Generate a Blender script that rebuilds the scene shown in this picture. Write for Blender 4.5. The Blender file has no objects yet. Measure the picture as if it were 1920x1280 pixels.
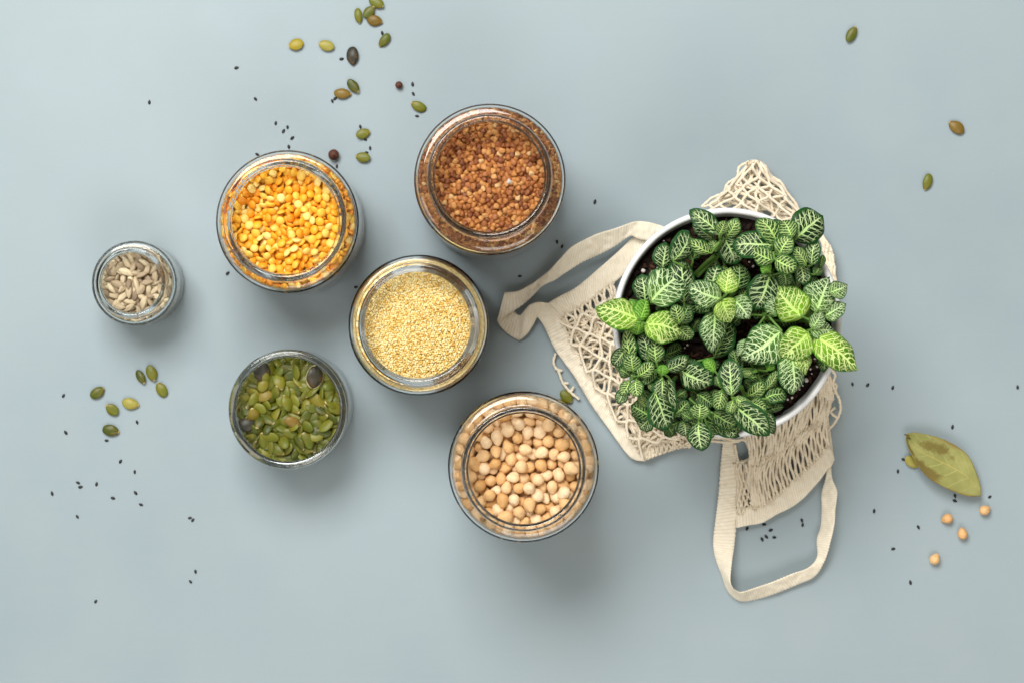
import bpy, math, random
import numpy as np
from mathutils import Vector, Matrix, noise
random.seed(7)
rng = np.random.default_rng(7)
PI = math.pi
# ------------------------------------------------------------------ camera, world, lamps, exposure
scene = bpy.context.scene
COL = scene.collection
CAM_Z = 1.6                      # camera height above the tabletop (m)
MPP = 0.00038                    # metres on the tabletop for one unit of the photograph's 1920-wide grid
cam = bpy.data.cameras.new('camera')
cam.sensor_width = 36
cam.lens = 36 * CAM_Z / (1920 * MPP)
cam.clip_start, cam.clip_end = 0.05, 50
cam.dof.use_dof = True
cam.dof.focus_distance = CAM_Z - 0.10
cam.dof.aperture_fstop = 13
camo = bpy.data.objects.new('camera', cam); COL.objects.link(camo)
camo.location = (0, 0, CAM_Z)
scene.camera = camo
world = bpy.data.worlds.new('World'); scene.world = world
world.use_nodes = True
world.node_tree.nodes['Background'].inputs[0].default_value = (1.0, 0.88, 0.73, 1)
world.node_tree.nodes['Background'].inputs[1].default_value = 0.30

def area(name, loc, target, sx, sy, power, color):
    l = bpy.data.lights.new(name, 'AREA'); l.shape = 'RECTANGLE'; l.size = sx; l.size_y = sy
    l.energy = power; l.color = color
    o = bpy.data.objects.new(name, l); COL.objects.link(o)
    o.location = loc
    o.rotation_euler = (Vector(target) - Vector(loc)).to_track_quat('-Z', 'Y').to_euler()
    return o
area('window_light', (-0.50, 1.10, 1.85), (0.05, 0.0, 0), 1.3, 1.0, 57, (1.0, 0.99, 0.97))
area('side_fill_light', (-1.6, -0.5, 1.7), (0, -0.05, 0), 0.7, 0.9, 5, (0.95, 0.98, 1.0))  # weak fill lamp added at the lower left, not an actual window
area('room_bounce_light', (0.3, -1.3, 1.8), (0.1, 0, 0), 1.3, 1.0, 15, (1.0, 0.98, 0.95))
scene.view_settings.view_transform = 'Standard'
scene.view_settings.look = 'None'
scene.view_settings.exposure = 0.05
scene.view_settings.gamma = 1
scene.render.engine = 'CYCLES'
scene.cycles.use_denoising = True
scene.cycles.max_bounces = 24
scene.cycles.transmission_bounces = 24
scene.cycles.glossy_bounces = 24
scene.cycles.diffuse_bounces = 4
scene.cycles.caustics_refractive = True
scene.cycles.caustics_reflective = True
scene.cycles.blur_glossy = 0.5
scene.cycles.sample_clamp_indirect = 6

# ------------------------------------------------------------------ helpers
def P(px, py, z=0.0):
    k = MPP * (CAM_Z - z) / CAM_Z
    return Vector(((px - 960) * k, (640 - py) * k, z))

def tag(o, label=None, cat=None, group=None, kind=None):
    if label: o['label'] = label
    if cat: o['category'] = cat
    if group: o['group'] = group
    if kind: o['kind'] = kind
    return o

def np_mesh(name, V, F, uv=None, smooth=True):
    """V (n,3), F (m,k) all faces the same size."""
    V = np.asarray(V, np.float32); F = np.asarray(F, np.int32)
    me = bpy.data.meshes.new(name)
    m, k = F.shape
    me.vertices.add(len(V)); me.vertices.foreach_set('co', V.ravel())
    me.loops.add(m * k); me.loops.foreach_set('vertex_index', F.ravel())
    me.polygons.add(m)
    me.polygons.foreach_set('loop_start', np.arange(0, m * k, k, dtype=np.int32))
    me.polygons.foreach_set('use_smooth', np.full(m, smooth, dtype=bool))
    me.update(calc_edges=True)
    if uv is not None:
        l = me.uv_layers.new(name='UVMap')
        l.data.foreach_set('uv', np.asarray(uv, np.float32)[F.ravel()].ravel())
    me.validate()
    return me

def link(name, me, mat=None, parent=None, loc=None):
    o = bpy.data.objects.new(name, me); COL.objects.link(o)
    if mat is not None and me is not None and not me.materials: me.materials.append(mat)
    if parent is not None: o.parent = parent
    if loc is not None: o.location = loc
    return o

def empty(name, loc=(0, 0, 0)):
    o = bpy.data.objects.new(name, None); COL.objects.link(o); o.location = loc
    o.empty_display_size = 0.01
    return o

def sphere_quads(nu, nv):
    """closed lat/long ball as quads (degenerate-free: poles are tiny rings)"""
    V = []
    for j in range(nv + 1):
        th = PI * (0.02 + 0.96 * j / nv)
        for i in range(nu):
            ph = 2 * PI * i / nu
            V.append((math.sin(th) * math.cos(ph), math.sin(th) * math.sin(ph), math.cos(th)))
    F = [(j * nu + i, (j + 1) * nu + i, (j + 1) * nu + (i + 1) % nu, j * nu + (i + 1) % nu) for j in range(nv) for i in range(nu)]
    for row, rev in ((0, False), (nv, True)):
        c = [row * nu + i for i in range(nu)]
        for a in range(1, nu - 2, 2):
            q = (c[0], c[a], c[a + 1], c[a + 2])
            F.append(q[::-1] if rev else q)
    return np.array(V), np.array(F)

def bake(V0s, F0s, mats, which):
    """joins many transformed copies of template shapes into one V,F"""
    Vs, Fs, off = [], [], 0
    for M, w in zip(mats, which):
        V0, F0 = V0s[w], F0s[w]
        Vs.append(V0 @ M[:3, :3].T + M[:3, 3]); Fs.append(F0 + off); off += len(V0)
    return np.concatenate(Vs), np.concatenate(Fs)

def lathe(profile, seg=112):
    n = len(profile); V = []
    for (r, z) in profile:
        for i in range(seg):
            a = 2 * PI * i / seg
            V.append((r * math.cos(a), r * math.sin(a), z))
    F = [(j * seg + i, j * seg + (i + 1) % seg, (j + 1) * seg + (i + 1) % seg, (j + 1) * seg + i) for j in range(n - 1) for i in range(seg)]
    return np.array(V), np.array(F)

def catmull(pts, n):
    pts = [np.array(p, float) for p in pts]
    m = len(pts) - 1
    out = []
    for s in range(n):
        t = s / (n - 1) * m
        i = min(int(t), m - 1); f = t - i
        p0, p1, p2, p3 = pts[max(i - 1, 0)], pts[i], pts[i + 1], pts[min(i + 2, m)]
        out.append(0.5 * ((2 * p1) + (-p0 + p2) * f + (2 * p0 - 5 * p1 + 4 * p2 - p3) * f * f + (-p0 + 3 * p1 - 3 * p2 + p3) * f ** 3))
    return out

def tube(pts, rad, sides=6):
    """closed-ended tube; rad is a number or a list"""
    pts = [np.array(p, float) for p in pts]; n = len(pts)
    V = []; up = np.array([0.0, 0.0, 1.0])
    for i in range(n):
        d = pts[min(i + 1, n - 1)] - pts[max(i - 1, 0)]
        d /= (np.linalg.norm(d) + 1e-12)
        a = np.cross(d, up)
        if np.linalg.norm(a) < 0.1: a = np.cross(d, np.array([1.0, 0, 0]))
        a /= np.linalg.norm(a); b = np.cross(a, d)
        r = rad[i] if hasattr(rad, '__len__') else rad
        for k in range(sides):
            t = 2 * PI * k / sides
            V.append(pts[i] + r * (math.cos(t) * a + math.sin(t) * b))
    F = [(i * sides + k, i * sides + (k + 1) % sides, (i + 1) * sides + (k + 1) % sides, (i + 1) * sides + k) for i in range(n - 1) for k in range(sides)]
    return np.array(V), np.array(F)

def join(parts):
    Vs, Fs, off = [], [], 0
    for V, F in parts:
        Vs.append(V); Fs.append(F + off); off += len(V)
    return np.concatenate(Vs), np.concatenate(Fs)

# ------------------------------------------------------------------ materials
class NT:
    def __init__(s, name):
        s.m = bpy.data.materials.new(name); s.m.use_nodes = True
        s.t = s.m.node_tree; s.b = s.t.nodes['Principled BSDF']; s.out = s.t.nodes['Material Output']
    def n(s, typ, **kw):
        x = s.t.nodes.new(typ)
        for k, v in kw.items():
            if k.startswith('_'): setattr(x, k[1:], v)
        return x
    def set(s, sock, v):
        if hasattr(v, 'is_output') or isinstance(v, bpy.types.NodeSocket): s.t.links.new(v, sock)
        else: sock.default_value = v
    def math(s, op, a, b=0.0, c=0.0, clamp=False):
        x = s.n('ShaderNodeMath', _operation=op, _use_clamp=clamp)
        s.set(x.inputs[0], a); s.set(x.inputs[1], b)
        if op in ('MULTIPLY_ADD', 'COMPARE', 'SMOOTH_MAX', 'SMOOTH_MIN'): s.set(x.inputs[2], c)
        return x.outputs[0]
    def step(s, v, lo, hi, a=0.0, b=1.0):
        x = s.n('ShaderNodeMapRange', _interpolation_type='SMOOTHSTEP')
        s.set(x.inputs[0], v); s.set(x.inputs[1], lo); s.set(x.inputs[2], hi); s.set(x.inputs[3], a); s.set(x.inputs[4], b)
        return x.outputs[0]
    def mix(s, f, a, b, typ='MIX'):
        x = s.n('ShaderNodeMix', _data_type='RGBA', _blend_type=typ)
        s.set(x.inputs[0], f)
        s.set(x.inputs[6], a if not isinstance(a, tuple) else (*a, 1)); s.set(x.inputs[7], b if not isinstance(b, tuple) else (*b, 1))
        return x.outputs[2]
    def ramp(s, f, stops, interp='LINEAR'):
        x = s.n('ShaderNodeValToRGB'); s.set(x.inputs[0], f)
        cr = x.color_ramp; cr.interpolation = interp
        cr.elements[0].position = stops[0][0]; cr.elements[0].color = (*stops[0][1], 1)
        cr.elements[1].position = stops[-1][0]; cr.elements[1].color = (*stops[-1][1], 1)
        for p, c in stops[1:-1]:
            e = cr.elements.new(p); e.color = (*c, 1)
        return x.outputs[0]
    def noise(s, scale, detail=3, rough=0.5, vec=None, typ='ShaderNodeTexNoise'):
        x = s.n(typ); x.inputs['Scale'].default_value = scale; x.inputs['Detail'].default_value = detail
        x.inputs['Roughness'].default_value = rough
        if vec is not None: s.t.links.new(vec, x.inputs['Vector'])
        return x.outputs[0]
    def coord(s, which='Object'):
        return s.n('ShaderNodeTexCoord').outputs[which]
    def bump(s, h, dist=0.0005, strength=1.0):
        x = s.n('ShaderNodeBump'); s.set(x.inputs['Height'], h); x.inputs['Distance'].default_value = dist; x.inputs['Strength'].default_value = strength
        s.t.links.new(x.outputs[0], s.b.inputs['Normal'])
    def rnd(s):
        """one random number per piece: per object and per loose island"""
        a = s.n('ShaderNodeObjectInfo').outputs['Random']; b = s.n('ShaderNodeNewGeometry').outputs['Random Per Island']
        return s.math('FRACT', s.math('ADD', a, b))
    def finish(s, color=None, rough=None, spec=None, **kw):
        if color is not None: s.set(s.b.inputs['Base Color'], color if not isinstance(color, tuple) else (*color, 1))
        if rough is not None: s.set(s.b.inputs['Roughness'], rough)
        if spec is not None: s.b.inputs['Specular IOR Level'].default_value = spec
        for k, v in kw.items(): s.b.inputs[k.replace('_', ' ')].default_value = v
        return s.m

def seed_material(name, stops, rough=0.5, spec=0.4, nscale=500, bump=0.0002, speck=None, sss=0.0, mottle=0.25):
    t = NT(name); r = t.rnd(); c = t.ramp(r, stops)
    n = t.noise(nscale, 3, 0.6, t.coord())
    c = t.mix(t.step(n, 0.35, 0.75, 0, mottle), c, (0.25, 0.12, 0.04), 'MULTIPLY') if speck is None else t.mix(t.step(n, 0.45, 0.8, 0, mottle), c, speck)
    t.bump(n, bump, 0.6)
    m = t.finish(c, rough, spec)
    if sss:
        t.b.inputs['Subsurface Weight'].default_value = sss
        t.b.inputs['Subsurface Radius'].default_value = (1.0, 0.6, 0.3); t.b.inputs['Subsurface Scale'].default_value = 0.001
    return m

def table_material():
    t = NT('painted_board')
    co = t.coord()
    big = t.noise(3.2, 3, 0.5, co); mid = t.noise(18, 4, 0.55, co); fine = t.noise(900, 2, 0.6, co)
    c = t.mix(t.step(big, 0.3, 0.7), (0.288, 0.360, 0.398), (0.324, 0.398, 0.432))
    c = t.mix(t.step(mid, 0.35, 0.75, 0, 0.4), c, (0.340, 0.400, 0.412))
    vor = t.n('ShaderNodeTexVoronoi'); vor.inputs['Scale'].default_value = 26; t.t.links.new(co, vor.inputs['Vector'])
    c = t.mix(t.step(vor.outputs['Distance'], 0.012, 0.022, 0.35, 0.0), c, (0.22, 0.25, 0.25))
    mp = t.n('ShaderNodeMapping'); t.t.links.new(co, mp.inputs[0]); mp.inputs['Rotation'].default_value = (0, 0, 0.5); mp.inputs['Scale'].default_value = (14, 240, 1)
    brush = t.noise(1.0, 4, 0.65, mp.outputs[0])
    c = t.mix(t.step(brush, 0.45, 0.85, 0, 0.10), c, (0.40, 0.46, 0.47))
    v2 = t.n('ShaderNodeTexVoronoi'); v2.inputs['Scale'].default_value = 61; t.t.links.new(co, v2.inputs['Vector'])
    c = t.mix(t.step(v2.outputs['Distance'], 0.015, 0.03, 0.4, 0.0), c, (0.55, 0.58, 0.56))
    grain = t.noise(1500, 2, 0.7, co)
    c = t.mix(t.step(grain, 0.3, 0.75, 0, 0.14), c, (0.20, 0.25, 0.27))
    t.bump(t.math('ADD', t.math('ADD', t.math('MULTIPLY', fine, 0.25), t.math('MULTIPLY', brush, 0.4)), mid), 0.0004, 0.2)
    return t.finish(c, t.step(mid, 0.3, 0.7, 0.42, 0.55), 0.35)

def glass_material(name, tint):
    t = NT(name)
    return t.finish(tint, 0.0, 0.5, Transmission_Weight=1.0, IOR=1.47)

def cotton_material(name, base, dark, rib=False):
    t = NT(name); co = t.coord()
    n = t.noise(260, 4, 0.6, co); f = t.noise(2600, 2, 0.6, co)
    c = t.mix(t.step(n, 0.3, 0.75), base, dark)
    c = t.mix(t.step(f, 0.4, 0.8, 0, 0.35), c, tuple(x * 0.72 for x in dark))
    if rib:
        uv = t.n('ShaderNodeSeparateXYZ'); t.t.links.new(t.coord('UV'), uv.inputs[0])
        w = t.math('SINE', t.math('MULTIPLY', uv.outputs[1], 2 * PI))
        w2 = t.math('SINE', t.math('MULTIPLY', uv.outputs[0], 2 * PI * 16))
        c = t.mix(t.step(w, -1.0, -0.55, 0.4, 0), c, tuple(x * 0.62 for x in dark))
        t.bump(t.math('ADD', t.math('ADD', t.math('MULTIPLY', w2, 0.4), f), w), 0.00008, 0.5)
    else:
        w = t.n('ShaderNodeTexWave', _wave_type='BANDS', _bands_direction='DIAGONAL')
        w.inputs['Scale'].default_value = 320; w.inputs['Distortion'].default_value = 3
        t.t.links.new(co, w.inputs['Vector'])
        c = t.mix(t.step(w.outputs['Fac'], 0.0, 0.5, 0.3, 0), c, tuple(x * 0.55 for x in dark))
        t.bump(t.math('ADD', w.outputs['Fac'], f), 0.00015, 0.5)
    m = t.finish(c, 0.9, 0.1)
    t.b.inputs['Sheen Weight'].default_value = 0.15
    return m

def leaf_material(name, lam_a, lam_b, vein, margin, N=6.5, secw=0.030, terw=0.07, ters=3.2, edge=0.84, terk=0.75, heart=None):
    """nerve plant leaf: UV x runs across (-1..1 mapped to 0..1), y along the blade"""
    t = NT(name)
    sep = t.n('ShaderNodeSeparateXYZ'); t.t.links.new(t.coord('UV'), sep.inputs[0])
    rr = t.n('ShaderNodeObjectInfo').outputs['Random']
    nz = t.n('ShaderNodeTexNoise'); nz.noise_dimensions = '4D'; nz.inputs['Scale'].default_value = 3.5; nz.inputs['Detail'].default_value = 2
    t.t.links.new(t.coord('UV'), nz.inputs['Vector']); t.t.links.new(t.math('MULTIPLY', rr, 40), nz.inputs['W'])
    ns = t.n('ShaderNodeSeparateColor'); t.t.links.new(nz.outputs['Color'], ns.inputs[0])
    u = t.math('MULTIPLY_ADD', sep.outputs[0], 2.0, -1.0)
    u = t.math('ADD', u, t.math('MULTIPLY_ADD', ns.outputs[0], 0.24, -0.12))
    v = t.math('ADD', sep.outputs[1], t.math('MULTIPLY_ADD', ns.outputs[1], 0.12, -0.06))
    a = t.math('ABSOLUTE', u)
    side = t.math('GREATER_THAN', u, 0.0)
    ph = t.math('SUBTRACT', v, t.math('MULTIPLY', t.math('POWER', a, 1.35), 0.27))
    ph = t.math('MULTIPLY', ph, N)
    ph = t.math('ADD', ph, t.math('MULTIPLY', side, 0.4)); ph = t.math('ADD', ph, t.math('MULTIPLY', rr, 5))
    d = t.math('ABSOLUTE', t.math('SUBTRACT', t.math('FRACT', ph), 0.5))     # 0 on a vein
    wsec = t.math('MULTIPLY_ADD', a, -secw * 1.6, secw * 3.6)
    sec = t.math('SUBTRACT', 1.0, t.step(d, t.math('MULTIPLY', wsec, 0.55), t.math('MULTIPLY', wsec, 1.6)))
    comb = t.n('ShaderNodeCombineXYZ')
    t.set(comb.inputs[0], t.math('MULTIPLY', u, ters)); t.set(comb.inputs[1], t.math('MULTIPLY', ph, 1.25)); t.set(comb.inputs[2], t.math('MULTIPLY', rr, 30))
    vo = t.n('ShaderNodeTexVoronoi', _feature='DISTANCE_TO_EDGE'); vo.inputs['Scale'].default_value = 1.0
    t.t.links.new(comb.outputs[0], vo.inputs['Vector'])
    ter = t.math('MULTIPLY', t.math('SUBTRACT', 1.0, t.step(vo.outputs['Distance'], terw * 0.4, terw * 1.5)), terk)
    mid = t.math('SUBTRACT', 1.0, t.step(a, t.math('MULTIPLY_ADD', sep.outputs[1], -0.03, 0.045), t.math('MULTIPLY_ADD', sep.outputs[1], -0.07, 0.13)))
    a0 = t.math('ABSOLUTE', t.math('MULTIPLY_ADD', sep.outputs[0], 2.0, -1.0))
    em = t.step(t.math('MAXIMUM', a0, t.math('MULTIPLY_ADD', sep.outputs[1], 1.0, -0.06)), edge - 0.08, edge + 0.08, 1, 0)
    vein_f = t.math('MULTIPLY', t.math('MAXIMUM', t.math('MAXIMUM', sec, ter), 0.0), em)
    vein_f = t.math('MAXIMUM', vein_f, t.math('MULTIPLY', mid, t.step(sep.outputs[1], 0.82, 0.95, 1, 0)))
    lam = t.mix(rr, lam_a, lam_b)
    if heart: lam = t.mix(t.step(sep.outputs[1], 0.0, 0.8, 0.85, 0), lam, heart)
    lam = t.mix(em, margin, lam)
    veinc = t.mix(t.step(t.math('ADD', a0, sep.outputs[1]), 0.1, 0.9, 0.65, 0), vein, tuple(x * y for x, y in zip(vein, (0.72, 0.95, 0.45))))
    c = t.mix(t.math('MULTIPLY', vein_f, t.math('MULTIPLY_ADD', t.math('FRACT', t.math('MULTIPLY', rr, 7.7)), 0.22, 0.76)), lam, veinc)
    t.bump(t.math('SUBTRACT', t.math('MULTIPLY', vo.outputs['Distance'], 0.8), t.math('MULTIPLY', vein_f, 0.7)), 0.0008, 0.6)
    m = t.finish(c, 0.42, 0.16)
    t.b.inputs['Subsurface Weight'].default_value = 0.0
    return m

M = {}
M['table'] = table_material()
M['glass_green'] = glass_material('green_tinted_glass', (0.965, 0.992, 0.975))
M['glass_clear'] = glass_material('clear_glass', (0.98, 0.99, 0.99))
M['chickpea'] = seed_material('chickpea_skin', [(0, (0.60, 0.33, 0.12)), (0.25, (0.73, 0.45, 0.20)), (0.65, (0.82, 0.57, 0.32)), (1, (0.86, 0.65, 0.41))], 0.55, 0.3, 300, 0.0011, (0.58, 0.33, 0.11), 0.0, 0.35)
M['chickpea_loose'] = seed_material('loose_chickpea_skin', [(0, (0.72, 0.41, 0.17)), (1, (0.80, 0.51, 0.25))], 0.55, 0.3, 300, 0.0011, (0.55, 0.28, 0.08), 0.0, 0.4)
M['pea'] = seed_material('split_pea', [(0, (0.84, 0.28, 0.008)), (0.4, (0.93, 0.44, 0.02)), (0.75, (0.95, 0.57, 0.07)), (1, (0.96, 0.74, 0.25))], 0.45, 0.4, 400, 0.0003, (0.85, 0.42, 0.08), 0.0, 0.35)
M['buckwheat'] = seed_material('buckwheat_husk', [(0, (0.14, 0.034, 0.009)), (0.3, (0.29, 0.086, 0.020)), (0.7, (0.46, 0.180, 0.042)), (0.96, (0.56, 0.28, 0.09)), (1, (0.62, 0.42, 0.20))], 0.55, 0.45, 700, 0.0002, (0.55, 0.30, 0.12), 0.0, 0.35)
M['quinoa'] = seed_material('quinoa_grain', [(0, (0.68, 0.38, 0.07)), (0.12, (0.82, 0.56, 0.15)), (0.5, (0.90, 0.72, 0.30)), (1, (0.94, 0.84, 0.50))], 0.5, 0.35, 900, 0.0001, None, 0.0, 0.1)
M['sunflower'] = seed_material('sunflower_kernel', [(0, (0.24, 0.175, 0.115)), (0.35, (0.38, 0.295, 0.19)), (0.7, (0.55, 0.45, 0.29)), (1, (0.75, 0.64, 0.43))], 0.55, 0.35, 260, 0.0005, (0.30, 0.19, 0.11), 0.0, 0.45)
def pumpkin_material(name, stops, tip=(0.55, 0.44, 0.22)):
    t = NT(name); r = t.rnd(); co = t.coord('UV')
    sep = t.n('ShaderNodeSeparateXYZ'); t.t.links.new(co, sep.inputs[0])
    c = t.ramp(r, stops)
    obj = t.coord()
    st = t.n('ShaderNodeMapping'); t.t.links.new(obj, st.inputs[0]); st.inputs['Scale'].default_value = (120, 900, 300)
    n = t.noise(1.0, 3, 0.6, st.outputs[0]); n2 = t.noise(330, 2, 0.5, obj)
    c = t.mix(t.step(n, 0.4, 0.8, 0, 0.30), c, tuple(min(1, x * 1.25 + 0.02) for x in stops[-1][1]))
    c = t.mix(t.step(n2, 0.5, 0.8, 0, 0.3), c, (0.28, 0.13, 0.02))
    c = t.mix(t.step(sep.outputs[0], 0.90, 0.97, 0, 0.85), c, tip)
    t.bump(t.math('ADD', n, n2), 0.0003, 0.6)
    return t.finish(c, 0.42, 0.38)
M['pumpkin'] = pumpkin_material('pumpkin_seed_green', [(0, (0.040, 0.058, 0.005)), (0.35, (0.085, 0.108, 0.007)), (0.8, (0.150, 0.165, 0.011)), (0.97, (0.18, 0.175, 0.015)), (1, (0.20, 0.15, 0.018))])
M['pumpkin_yellow'] = pumpkin_material('pumpkin_seed_yellow', [(0, (0.30, 0.24, 0.012)), (1, (0.34, 0.27, 0.02))])
M['pumpkin_pale'] = pumpkin_material('pumpkin_seed_pale', [(0, (0.30, 0.27, 0.045)), (1, (0.34, 0.30, 0.06))])
M['pumpkin_brown'] = pumpkin_material('pumpkin_seed_brown', [(0, (0.14, 0.090, 0.012)), (1, (0.20, 0.125, 0.018))])
M['pumpkin_black'] = pumpkin_material('pumpkin_seed_dark', [(0, (0.022, 0.024, 0.016)), (1, (0.035, 0.032, 0.02))], (0.10, 0.08, 0.04))
M['sesame'] = seed_material('black_sesame', [(0, (0.007, 0.008, 0.010)), (1, (0.016, 0.017, 0.018))], 0.5, 0.4, 900, 0.0001, None, 0, 0.1)
M['spice'] = seed_material('allspice_skin', [(0, (0.10, 0.036, 0.022)), (1, (0.12, 0.045, 0.028))], 0.6, 0.3, 700, 0.0004, (0.045, 0.016, 0.012), 0, 0.6)
M['rind'] = seed_material('cream_edge', [(0, (0.60, 0.52, 0.26)), (1, (0.62, 0.55, 0.30))], 0.5, 0.3)
M['tape'] = cotton_material('ribbed_cotton_tape', (0.92, 0.85, 0.70), (0.87, 0.78, 0.61), True)
M['cord'] = cotton_material('cotton_cord', (0.92, 0.84, 0.68), (0.86, 0.74, 0.55))
def ceramic():
    t = NT('white_ceramic'); n = t.noise(30, 3, 0.5, t.coord())
    c = t.mix(t.step(n, 0.3, 0.7), (0.83, 0.85, 0.85), (0.87, 0.88, 0.88))
    t.bump(n, 0.0003, 0.2)
    return t.finish(c, 0.28, 0.5)
M['ceramic'] = ceramic()
def soil_mat():
    t = NT('potting_soil'); co = t.coord()
    n = t.noise(420, 5, 0.7, co); n2 = t.noise(90, 3, 0.6, co)
    c = t.ramp(n, [(0.3, (0.004, 0.003, 0.002)), (0.55, (0.014, 0.007, 0.005)), (0.78, (0.05, 0.022, 0.013))])
    c = t.mix(t.step(n2, 0.4, 0.7, 0, 0.5), c, (0.016, 0.008, 0.006))
    t.bump(n, 0.0012, 1.0)
    return t.finish(c, 0.85, 0.25)
M['soil'] = soil_mat()
M['bark'] = seed_material('bark_chip', [(0, (0.008, 0.005, 0.003)), (0.6, (0.022, 0.010, 0.006)), (1, (0.075, 0.033, 0.018))], 0.85, 0.2, 500, 0.0005, (0.02, 0.01, 0.006), 0, 0.6)
M['perlite'] = seed_material('perlite', [(0, (0.50, 0.44, 0.40)), (1, (0.72, 0.68, 0.64))], 0.8, 0.2, 900, 0.0003, None, 0, 0.15)
M['leaf_bold'] = leaf_material('leaf_bold_veins', (0.004, 0.026, 0.006), (0.010, 0.042, 0.009), (0.66, 0.84, 0.42), (0.012, 0.065, 0.012), 7.0, 0.024, 0.044, 2.7, 0.80, 0.7)
M['leaf_dark'] = leaf_material('leaf_dark', (0.004, 0.024, 0.005), (0.009, 0.040, 0.008), (0.46, 0.68, 0.24), (0.012, 0.060, 0.012), 7.5, 0.023, 0.042, 2.8, 0.82, 0.6)
M['leaf_mesh'] = leaf_material('leaf_netted', (0.012, 0.052, 0.012), (0.022, 0.075, 0.018), (0.68, 0.86, 0.46), (0.015, 0.08, 0.012), 8.0, 0.027, 0.052, 4.0, 0.90, 0.8, (0.07, 0.17, 0.02))
M['leaf_lime'] = leaf_material('leaf_lime', (0.035, 0.130, 0.008), (0.065, 0.180, 0.010), (0.72, 0.86, 0.32), (0.05, 0.16, 0.01), 7.5, 0.032, 0.060, 3.8, 0.92, 0.85, (0.19, 0.40, 0.012))
M['leaf_fine'] = leaf_material('leaf_fine_veins', (0.006, 0.042, 0.005), (0.014, 0.064, 0.008), (0.62, 0.82, 0.30), (0.022, 0.10, 0.018), 7.0, 0.036, 0.05, 2.8, 0.86, 0.6)
M['leaf_green'] = leaf_material('leaf_young_green', (0.03, 0.16, 0.008), (0.05, 0.20, 0.012), (0.36, 0.62, 0.12), (0.04, 0.18, 0.012), 7.0, 0.035, 0.06, 3.4, 0.88, 0.6)
def stem_mat():
    t = NT('green_stem'); n = t.noise(300, 2, 0.5, t.coord())
    return t.finish(t.mix(n, (0.07, 0.17, 0.025), (0.14, 0.27, 0.05)), 0.5, 0.35)
M['stem'] = stem_mat()

# ------------------------------------------------------------------ tabletop
def slab():
    x, y, h = 1.3, 1.0, 0.03
    V = [(-x, -y, -h), (x, -y, -h), (x, y, -h), (-x, y, -h), (-x, -y, 0), (x, -y, 0), (x, y, 0), (-x, y, 0)]
    F = [(3, 2, 1, 0), (4, 5, 6, 7), (0, 1, 5, 4), (1, 2, 6, 5), (2, 3, 7, 6), (3, 0, 4, 7)]
    return np_mesh('tabletop', V, F, smooth=False)
tag(link('tabletop', slab(), M['table']), 'matte grey blue painted board under everything', None, None, 'structure')

# ------------------------------------------------------------------ seed shapes (millimetre sizes given in metres)
def blob(nu, nv, fn, seed, amp, freq=2.0):
    V, F = sphere_quads(nu, nv); V = V.copy()
    for i in range(len(V)):
        p = Vector(V[i]); d = 1 + amp * noise.noise(p * freq + Vector((seed * 7.3, seed * 3.1, 0)))
        V[i] = np.array(fn(p)) * d
    return V, F
def chickpea_fn(seed):
    rr = random.Random(seed)
    ex, ey = 0.92 + 0.12 * rr.random(), 0.9 + 0.1 * rr.random()
    def f(p):
        x, y, z = p
        beak = max(0, x) ** 7 * 0.42
        groove = 0.10 * math.exp(-(y / 0.16) ** 2) * (0.4 + max(0, z) * 0.6) * (1 if x > -0.3 else 0.3)
        lobes = 1 + 0.03 * math.cos(3 * math.atan2(y, z + 1e-6))
        r = (1 + beak - groove) * lobes
        return (x * r * 1.04, y * r * ex, z * r * ey - 0.12 * max(0, x) ** 4)
    return f
def pea_fn(seed):
    rr = random.Random(seed); sq = 0.9 + 0.1 * rr.random()
    def f(p):
        x, y, z = p
        return (x, y * sq, z * 0.62 if z > 0 else z * 0.16)
    return f
def pumpkin_fn(seed):
    rr = random.Random(seed); bend = rr.uniform(-0.12, 0.12); fat = rr.uniform(0.60, 0.70)
    def f(p):
        x, y, z = p
        s = 1 - 0.30 * max(0, x) ** 2.2
        rim = 0.24 * (1 - 0.38 * (x * x + y * y) ** 2)
        return (x * (1.0 + 0.05 * max(0, x) ** 6), y * fat * s, z * (rim + 0.03) + bend * x * x + 0.03)
    return f
def sunflower_fn(seed):
    rr = random.Random(seed); fat = rr.uniform(0.45, 0.54); b = rr.uniform(-0.1, 0.1)
    def f(p):
        x, y, z = p
        s = (1 - 0.55 * max(0, x) ** 1.6) * (1 - 0.12 * max(0, -x) ** 2)
        ridge = 0.10 * math.exp(-(y / 0.25) ** 2) if z > 0 else 0
        return (x, y * fat * s + b * x * x, (z * 0.34 + ridge * max(z, 0)) * s)
    return f
def buck_fn(seed):
    rr = random.Random(seed); h = rr.uniform(1.0, 1.25)
    N = [Vector((math.cos(a), math.sin(a), 0.42)).normalized() for a in (0, 2.094 + rr.uniform(-.1, .1), 4.189)] + [Vector((0, 0, -1))]
    def f(p):
        d = p.normalized()
        r = min(1.55, 1.0 / max(0.30, max(d.dot(n) for n in N)))
        return (p.x * r, p.y * r, p.z * r * h)
    return f
def sesame_fn(seed):
    def f(p):
        x, y, z = p
        s = 1 - 0.55 * max(0, x) ** 1.4
        return (x, y * 0.58 * s, z * 0.32 * s)
    return f
def quin_fn(seed):
    return lambda p: (p.x, p.y, p.z * 0.85)

def uv_len(V):
    """UV x = 0..1 along the seed's long axis"""
    x = V[:, 0]; x0, x1 = x.min(), x.max()
    return np.stack([(x - x0) / (x1 - x0), V[:, 1] * 0 + 0.5], 1)

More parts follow.
